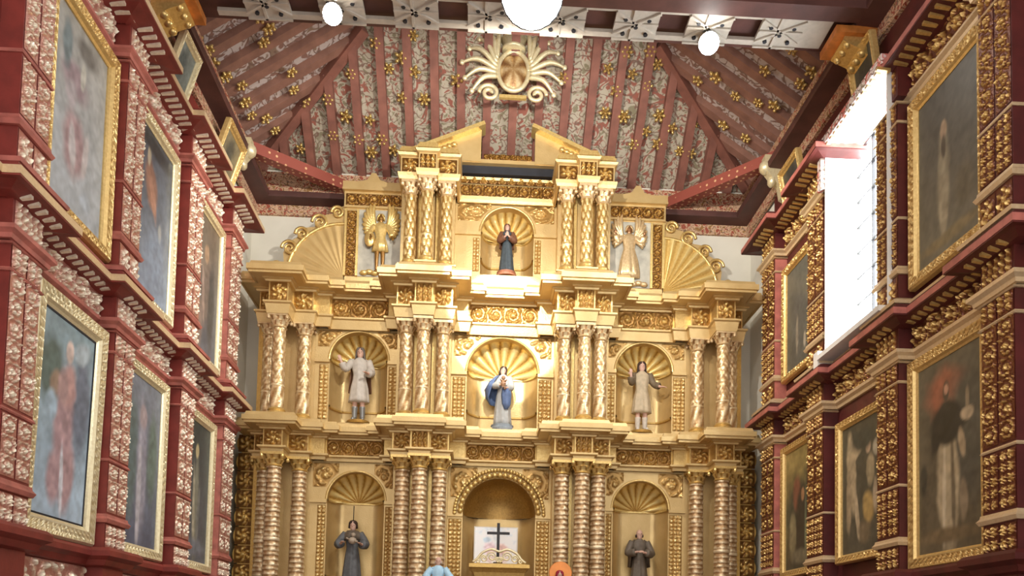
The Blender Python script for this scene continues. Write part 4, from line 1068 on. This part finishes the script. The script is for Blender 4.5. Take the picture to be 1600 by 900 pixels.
LONG = [(.005, .15, .12, .05, 0, 0), (.1, .14, .11, .06, 0, 0), (.3, .12, .095, .06, 0, 0), (.5, .1, .078, .04, 0, 0), (.62, .082, .064, .02, 0, 0), (.72, .1, .07, .015, 0, 0), (.8, .115, .066, .01, 0, 0), (.84, .07, .05, 0, 0, 0), (.862, .042, .042, 0, 0, 0)]
TUNIC = [(.26, .135, .11, .06, 0, 0), (.3, .132, .105, .06, 0, 0), (.45, .115, .09, .05, 0, 0), (.58, .088, .068, .03, 0, 0), (.63, .084, .064, .02, 0, 0), (.72, .105, .072, .02, 0, 0), (.8, .118, .068, .01, 0, 0), (.84, .07, .05, 0, 0, 0), (.862, .042, .042, 0, 0, 0)]
C_WHITE = cloth('silvery white tunic', srgb(196, 188, 176), .12); C_TAN = cloth('pale tan tunic', srgb(186, 168, 138), .14)
C_BLUE = cloth('blue mantle', srgb(92, 112, 150), .2); C_CREAM = cloth('cream robe', srgb(172, 172, 168), .12); C_SLATE = cloth('slate friar habit', srgb(96, 98, 100), .2)
C_BROWN = cloth('grey brown habit', srgb(104, 92, 78), .2); C_TEAL = cloth('dark teal robe', srgb(66, 76, 82), .2); C_VEIL = cloth('brown veil', srgb(116, 76, 54), .15)
C_PALE = cloth('pale blue robe', srgb(170, 206, 226), .06); C_MAG = cloth('crimson hood', srgb(150, 24, 52), .1); C_GREY = cloth('grey boots', srgb(150, 152, 152), .1)
SIL = plain('silver boots', srgb(150, 152, 150), .35, .1, 10, .5, 0)

A_ = lambda *a: a
NB = 5.55
figure('saint_statue', 'white tunic statue with raised arm and silvery boots in the left middle niche', 'statue', (-2.66, .16, NB+.06), 1.4, TUNIC, C_WHITE,
       [((-.115, 0, .8), (-.18, -.07, .69), (-.235, -.11, .78), (-.3, -.1, .8), (0, -1, .2), 1.0), ((.115, 0, .8), (.16, -.03, .66), (.12, -.13, .62), (-.5, -.8, .1), (0, -.3, 1), 1.15)], C_WHITE,
       hair='long', hair_mat=cloth('grey hair', srgb(110, 100, 92)), legs='boots', boot_mat=SIL, base=(.16, .04), mantle=[(.8, .13, .085, 0, .01, .35, pi-.35), (.6, .15, .1, 0, .01, .3, pi-.3), (.4, .165, .11, 0, .01, .3, pi-.3)], mantle_mat=cloth('brown cape', srgb(120, 84, 58)))
figure('saint_statue', 'pale tan tunic statue with long hair and open hands in the right middle niche', 'statue', (2.65, .16, NB+.06), 1.34, TUNIC, C_TAN,
       [((-.115, 0, .8), (-.155, -.06, .68), (-.175, -.12, .77), (-.1, -.3, .9), (0, -1, .2), 1.0), ((.115, 0, .8), (.165, -.03, .68), (.25, -.11, .62), (.9, -.4, -.1), (0, -.2, 1), 1.0)], cloth('dark sleeve', srgb(112, 96, 74)),
       hair='long', legs='boots', boot_mat=cloth('pale stockings', srgb(200, 190, 176)), base=(.16, .04))
t, tf = figure('woman_statue', 'statue of a woman in blue mantle holding a child in the centre niche', 'statue', (.02, .14, NB+.07), 1.13,
       [(.005, .15, .12, .06, .0, 0), (.1, .14, .11, .07, 0, 0), (.3, .125, .1, .06, 0, 0), (.5, .105, .085, .04, 0, 0), (.62, .088, .07, .02, 0, 0), (.72, .1, .07, .015, 0, 0), (.8, .11, .066, .01, 0, 0), (.84, .07, .05, 0, 0, 0), (.862, .042, .042, 0, 0, 0)], C_CREAM,
       [((-.11, 0, .8), (-.16, -.06, .66), (-.03, -.15, .66), (.6, -.5, .2), (0, -.5, 1), 1.2), ((.11, 0, .8), (.14, -.05, .64), (.05, -.16, .6), (-.7, -.4, .2), (0, -.4, 1), 1.1)], C_CREAM,
       head_tilt=.18, hair='long', base=(.2, .1), base_mat=cloth('grey cloud base', srgb(140, 150, 158)),
       mantle=[(.84, .09, .08, -.02, 0, .2, pi+.9), (.74, .17, .13, -.06, -.01, .3, pi+1.1), (.6, .21, .14, -.09, -.01, .4, pi+1.0), (.46, .2, .14, -.08, .0, .5, pi+.7), (.36, .14, .12, -.08, .0, .6, pi+.3)], mantle_mat=C_BLUE)
def extra(t, tf, build, nm, m):
    mb = MB(); build(mb); mb.v = [np.array([tf(p) for p in a]) for a in mb.v]; return mb.build(nm, m, t, smooth=True)
extra(t, tf, lambda m: m.loft([ell_ring((.055, -.085, z), rx, ry, 40, .05, 6, z*4) for z, rx, ry in ((.26, .03, .05), (.34, .075, .075), (.5, .085, .08), (.6, .07, .07))]), 'blue_apron', C_BLUE)
extra(t, tf, lambda m: (m.ball((.0, -.17, .76), .034), m.ball((.0, -.16, .67), (.045, .04, .065)), m.tube([(-.03, -.18, .7), (-.05, -.22, .72)], .012), m.tube([(.03, -.18, .7), (.05, -.22, .71)], .012), m.tube([(.01, -.18, .62), (.03, -.21, .56)], .016)), 'child', cloth('brown child', srgb(140, 104, 72)))
t, tf = figure('friar_statue', 'dark slate habit friar statue holding a child in the lower left niche', 'statue', (-2.68, .12, 2.46), 1.29, LONG, C_SLATE,
       [((-.115, 0, .8), (-.19, -.06, .66), (-.13, -.17, .66), (.3, -.8, .3), (0, -.3, 1), 1.35), ((.115, 0, .8), (.19, -.06, .66), (.14, -.17, .65), (-.2, -.8, .2), (0, -.3, 1), 1.35)], C_SLATE,
       hair='short', base=(.17, .04), mantle=[(.855, .08, .07, 0, .0, 0, 2*pi), (.8, .13, .085, 0, -.005, 0, 2*pi), (.72, .14, .09, 0, -.005, 0, 2*pi)], mantle_mat=C_BROWN)
extra(t, tf, lambda m: (m.ball((.03, -.15, .78), .032), m.ball((.02, -.15, .7), (.06, .045, .05)), m.tube([(-.02, -.17, .71), (-.06, -.2, .73)], .012), m.tube([(.05, -.17, .69), (.1, -.2, .68)], .014)), 'child', cloth('pale child', srgb(176, 160, 140)))
extra(t, tf, lambda m: (m.tube([(0, .01, 1.0), (0, .03, 1.22)], .006, 6)), 'halo_rod', IRON)
figure('friar_statue', 'grey brown habit statue of a tonsured friar in the lower right niche', 'statue', (2.64, .12, 2.46), 1.28, LONG, C_BROWN,
       [((-.115, 0, .8), (-.17, -.05, .65), (-.05, -.15, .66), (.7, -.4, .1), (0, -.5, 1), 1.2), ((.115, 0, .8), (.17, -.05, .64), (.04, -.16, .65), (-.7, -.4, .1), (0, -.5, 1), 1.2)], C_BROWN,
       hair='short', bald=True, base=(.17, .04), mantle=[(.855, .08, .07, 0, .01, -.5, pi+.5), (.78, .14, .1, 0, .01, -.5, pi+.5), (.6, .155, .11, 0, .01, -.6, pi+.6), (.45, .16, .12, 0, .01, -.4, pi+.4)], mantle_mat=cloth('brown cloak', srgb(98, 82, 66)))
figure('woman_statue', 'small dark veiled statue with joined hands in the top centre niche', 'statue', (.03, .13, 8.55), .95, LONG, C_TEAL,
       [((-.11, 0, .8), (-.15, -.05, .64), (-.02, -.15, .7), (.3, -.3, .9), (0, -1, .2), 1.3), ((.11, 0, .8), (.15, -.05, .64), (.02, -.15, .7), (-.3, -.3, .9), (0, -1, .2), 1.3)], C_VEIL,
       veil=C_VEIL, base=(.2, .09), base_mat=cloth('red brown base', srgb(150, 96, 70)), mantle=[(.85, .075, .065, 0, .0, -.2, pi+.2), (.76, .135, .09, 0, .0, -.4, pi+.4), (.6, .15, .1, 0, .0, -.3, pi+.3), (.5, .15, .1, 0, 0, -.1, pi+.1)], mantle_mat=C_VEIL)

# angel reliefs in the top tier (carved out of their panels)
PANEL_BLUE = plain('blue grey panel', srgb(168, 164, 150), .5, .3, 5)
for sg in (-1, 1):
    m = MB().box(*sorted((sg*1.94, sg*2.74)), -.035, -.01, 8.3, 9.57); rp = m.build('relief_panel', PANEL_BLUE, ALT)
    loc = (sg*2.33, -.07, 8.36)
    if sg < 0:
        skirt = [(.36, .13, .1, .08, 0, 0), (.5, .11, .085, .06, 0, 0), (.6, .08, .06, .02, 0, 0), (.72, .105, .07, .02, 0, 0), (.8, .115, .066, .01, 0, 0), (.86, .042, .042, 0, 0, 0)]
        arms = [((-.115, 0, .8), (-.17, -.05, .68), (-.15, -.13, .6), (0, -.5, -.8), (0, -1, 0), 1), ((.115, 0, .8), (.17, -.05, .68), (.2, -.1, .58), (.3, -.4, -.7), (0, -1, 0), 1)]
    else:
        skirt = [(.1, .17, .1, .09, 0, 0), (.2, .17, .12, .08, 0, 0), (.4, .14, .1, .08, 0, 0), (.6, .09, .07, .03, 0, 0), (.72, .11, .07, .02, 0, 0), (.8, .12, .066, .01, 0, 0), (.86, .042, .042, 0, 0, 0)]
        arms = [((-.115, 0, .8), (-.2, -.05, .72), (-.24, -.1, .84), (0, -.2, .9), (0, -1, 0), 1.2), ((.115, 0, .8), (.2, -.05, .72), (.25, -.1, .82), (0, -.2, .9), (0, -1, 0), 1.2)]
    before = set(bpy.data.objects)
    RELG = GOLD_SHELL if sg < 0 else GILT_COL
    figure('x', '', '', loc, 1.12, skirt, RELG, arms, RELG, hair='short', parent=rp, flat=.55, onemat=RELG, base=None)
    m = MB()
    for q in (-1, 1):
        m = MB()                                        # wings of overlapping feathers, or swirling drapery
        for k in range(9):
            a = radians(100-k*17); L = .5-.03*k
            c = Vector((sg*2.32+q*.12, -.06, 9.2))
            d = Vector((q*cos(a)*.55+q*.12, 0, sin(a)))
            e = c+d*L
            m.tube([tuple(c+d*.05), tuple(c+d*L*.6+Vector((q*.03, -.02, 0))), tuple(e)], [.035, .045, .015], 7)
        m.build('wing', RELG, rp, smooth=True)
    if sg < 0: MB().ball((-2.52, -.12, 8.98), (.1, .035, .15), 16, 9).build('shield', GOLD, rp, smooth=True)
    m = MB()
    for k in range(7): m.ball((sg*2.32-.3+.1*k, -.06, 8.36+.02*(k % 2)), (.08, .05, .05), 8, 5)
    m.build('cloud', RELG, rp, smooth=True)

# crest hung before the end slope above the pediment
t = thing('crest', 'gilded heraldic crest with plumes above the broken pediment', 'ornament', (.04, -1.0, 11.3))
cc = Vector((.04, -1.0, 11.7))
m = MB(); r_ = np.linspace(0, 1, 10); a_ = np.linspace(0, 2*pi, 40)
AA, RR = np.meshgrid(a_, r_, indexing='ij')
m.grid(np.stack([cc.x+.24*RR*np.cos(AA), cc.y-.09*(1-RR**2), cc.z+.32*RR*np.sin(AA)], -1), .4+.4*np.cos(AA*6)*RR); m.build('shield', GILT_COL, t, smooth=True)
m = MB().tube([(cc.x+.27*cos(a), cc.y-.02, cc.z+.36*sin(a)) for a in np.linspace(0, 2*pi, 26)], .04, 8); m.build('shield_rim', FRAME_PALE, t, smooth=True)
m = MB()
for q in (-1, 1):
    for k in range(7):
        m = MB(); a = radians(-35+k*22); p0 = cc+Vector((q*.3, -.02, -.1+.06*k)); d = Vector((q*cos(a), 0, sin(a)))
        L = .62-.05*abs(k-2)
        p2 = p0+d*L; p1 = p0+d*L*.55+Vector((0, -.06, .08)); m.tube([tuple(p0), tuple(p1), tuple(p2)], [.05, .045, .02], 7)
        m.ball(tuple(p2), (.05, .04, .05), 7, 5)
        m.build('plume', FRAME_PALE, t, smooth=True)
m = MB()
for q in (-1, 1):
    pts = [(cc.x+q*(.42+.18*(1-k/24)*cos(k*.5)), cc.y-.02, cc.z-.42+.16*(1-k/24)*sin(k*.5)) for k in range(20)]; m = MB().tube(pts, .035, 7); m.build('scroll', FRAME_PALE, t, smooth=True)
MB().lathe([(.2, .36), (.22, .4), (.17, .44), (.24, .56), (.05, .6), (.04, .68), (.001, .7)], (cc.x, cc.y, cc.z), 18).build('crown', FRAME_PALE, t, smooth=True)
MB().box(cc.x-.24, cc.x+.24, cc.y-.06, cc.y, cc.z-.52, cc.z-.46).build('ledge', GOLD_SHELL, t)
MB().bar((cc.x, cc.y+.02, cc.z), (cc.x, -.5, 11.78), .05, .05, (0, 0, 1)).build('hanger', IRON, t)

# added spot lamp, unseen: stands in for daylight from an assumed high rear window
sp = light('added_sun_spot', 'SPOT', (-1.6, -12.6, 10.9), SPOT_W, (1.0, .96, .88), spot_size=radians(9.5), spot_blend=.12, shadow_soft_size=.05)
aim(sp, (.05, 0, 7.45))

# ------------------------------------------------------------------ altar things in the lower centre niche
tb = thing('tabernacle', 'carved gilt tabernacle with a pierced scroll cresting below the cross', 'tabernacle', (.0, -.6, 1.2))
MB().box(-.42, .42, -.9, -.3, 1.2, 2.85).build('cabinet', GOLD_FLAT, tb)
MB().sweep([(-.42, -.3), (-.42, -.9), (.42, -.9), (.42, -.3)], [(0, 2.7), (.02, 2.78), (.06, 2.83), (.1, 2.86), (.1, 2.92), (.02, 2.94), (-.2, 2.94)], id3).build('cornice', GOLD_DARK, tb)
m = MB(); front(m, -.34, .34, 1.9, 2.68, -.902, medallion, .05); m.build('door', GOLD, tb)
m = MB()
m.tube([(-.46, -.85, 2.96), (-.38, -.85, 3.02), (-.3, -.85, 3.12), (-.14, -.85, 3.19), (0, -.85, 3.15), (.14, -.85, 3.19), (.3, -.85, 3.12), (.38, -.85, 3.02), (.46, -.85, 2.96)], .022, 8)
for q in (-1, 1):
    for c_, r_ in (((.13, 3.06), .085), ((.27, 3.02), .065), ((.02, 3.0), .05), ((.37, 2.98), .04)):
        m.tube([(q*(c_[0]+r_*(1-k/24)*cos(k*.55)), -.85, c_[1]+r_*(1-k/24)*sin(k*.55)) for k in range(18)], .014, 6)
m.build('scroll_cresting', FRAME_PALE, tb, smooth=True)
t = thing('cross', 'thin dark cross standing on the tabernacle in front of the white picture', 'cross', (-.02, -.62, 2.94))
MB().bar((-.02, -.62, 2.94), (-.02, -.62, 3.68), .05, .04, (0, 1, 0)).build('upright', IRON, t)
MB().bar((-.22, -.62, 3.5), (.18, -.62, 3.5), .035, .045, (0, 0, 1)).build('crossbar', IRON, t)
MB().box(-.1, .06, -.7, -.54, 2.94, 2.98).build('foot', IRON, t)
t = thing('white_picture', 'white square picture with faint pink shapes behind the cross', 'picture', (-.03, .3, 2.9))
MB().box(-.45, .37, .3, .34, 2.9, 3.74).build('board', WHITE, t)
u, v, col = paint_grid(.78, .8, (236, 232, 230), (222, 230, 238), [(.35, .5, .14, .16, 0, (216, 190, 196), .6), (.65, .5, .16, .14, 0, (222, 186, 178), .6), (.5, .25, .3, .12, 0, (226, 206, 200), .6), (.28, .72, .1, .06, 0, (190, 206, 220), .6)], 201, 40)
m = MB(); m.grid(np.stack([-.43+u*.78, np.full_like(u, .298), 2.92+v*.8], -1)); o = m.build('picture_sheet', CANVAS, t, smooth=True, recalc=False)
at = o.data.attributes.new('paint', 'FLOAT_COLOR', 'POINT'); at.data.foreach_set('color', np.concatenate([np.clip(col*1.3, 0, 1), np.ones(col.shape[:2]+(1,))], -1).reshape(-1, 4).astype(np.float32).ravel())
MB().box(-.4, .32, .1, .5, 2.42, 2.9).build('stand', GOLD_FLAT, t)
# two small figures on the side pedestals
def ped(nm, x):
    pass
t, tf = figure('small_statue', 'small figure in a pale blue robe left of the tabernacle', 'statue', (-1.04, -1.12, 1.95), 1.05, LONG, C_PALE,
       [((-.115, 0, .8), (-.19, -.03, .68), (-.16, -.13, .64), (.2, -.9, .1), (0, -.3, 1), 1.3), ((.115, 0, .8), (.19, -.03, .68), (.2, -.13, .66), (0, -.9, .2), (0, -.3, 1), 1.3)], C_PALE, bald=True, hair='short', hair_mat=cloth('fair hair', srgb(200, 176, 160)), base=(.2, .75))
t, tf = figure('small_statue', 'small statue in a crimson hood with an orange gold halo right of the tabernacle', 'statue', (1.03, -1.12, 1.75), 1.07, LONG, C_MAG,
       [((-.11, 0, .8), (-.15, -.05, .64), (-.02, -.15, .68), (.3, -.3, .9), (0, -1, .2), 1.3), ((.11, 0, .8), (.15, -.05, .64), (.02, -.15, .68), (-.3, -.3, .9), (0, -1, .2), 1.3)], C_MAG, veil=C_MAG, base=(.2, .55))
m = MB().lathe([(.001, 0), (.19, .0), (.2, .01), (.19, .025), (.001, .025)], n=32)
m.v = [np.array([(1.05+p[0], -1.04+p[2], 2.79+p[1]) for p in m.v[0]])]; m.build('halo', plain('orange gold', srgb(222, 140, 72), .4, .1, 8, .4), t, smooth=False)
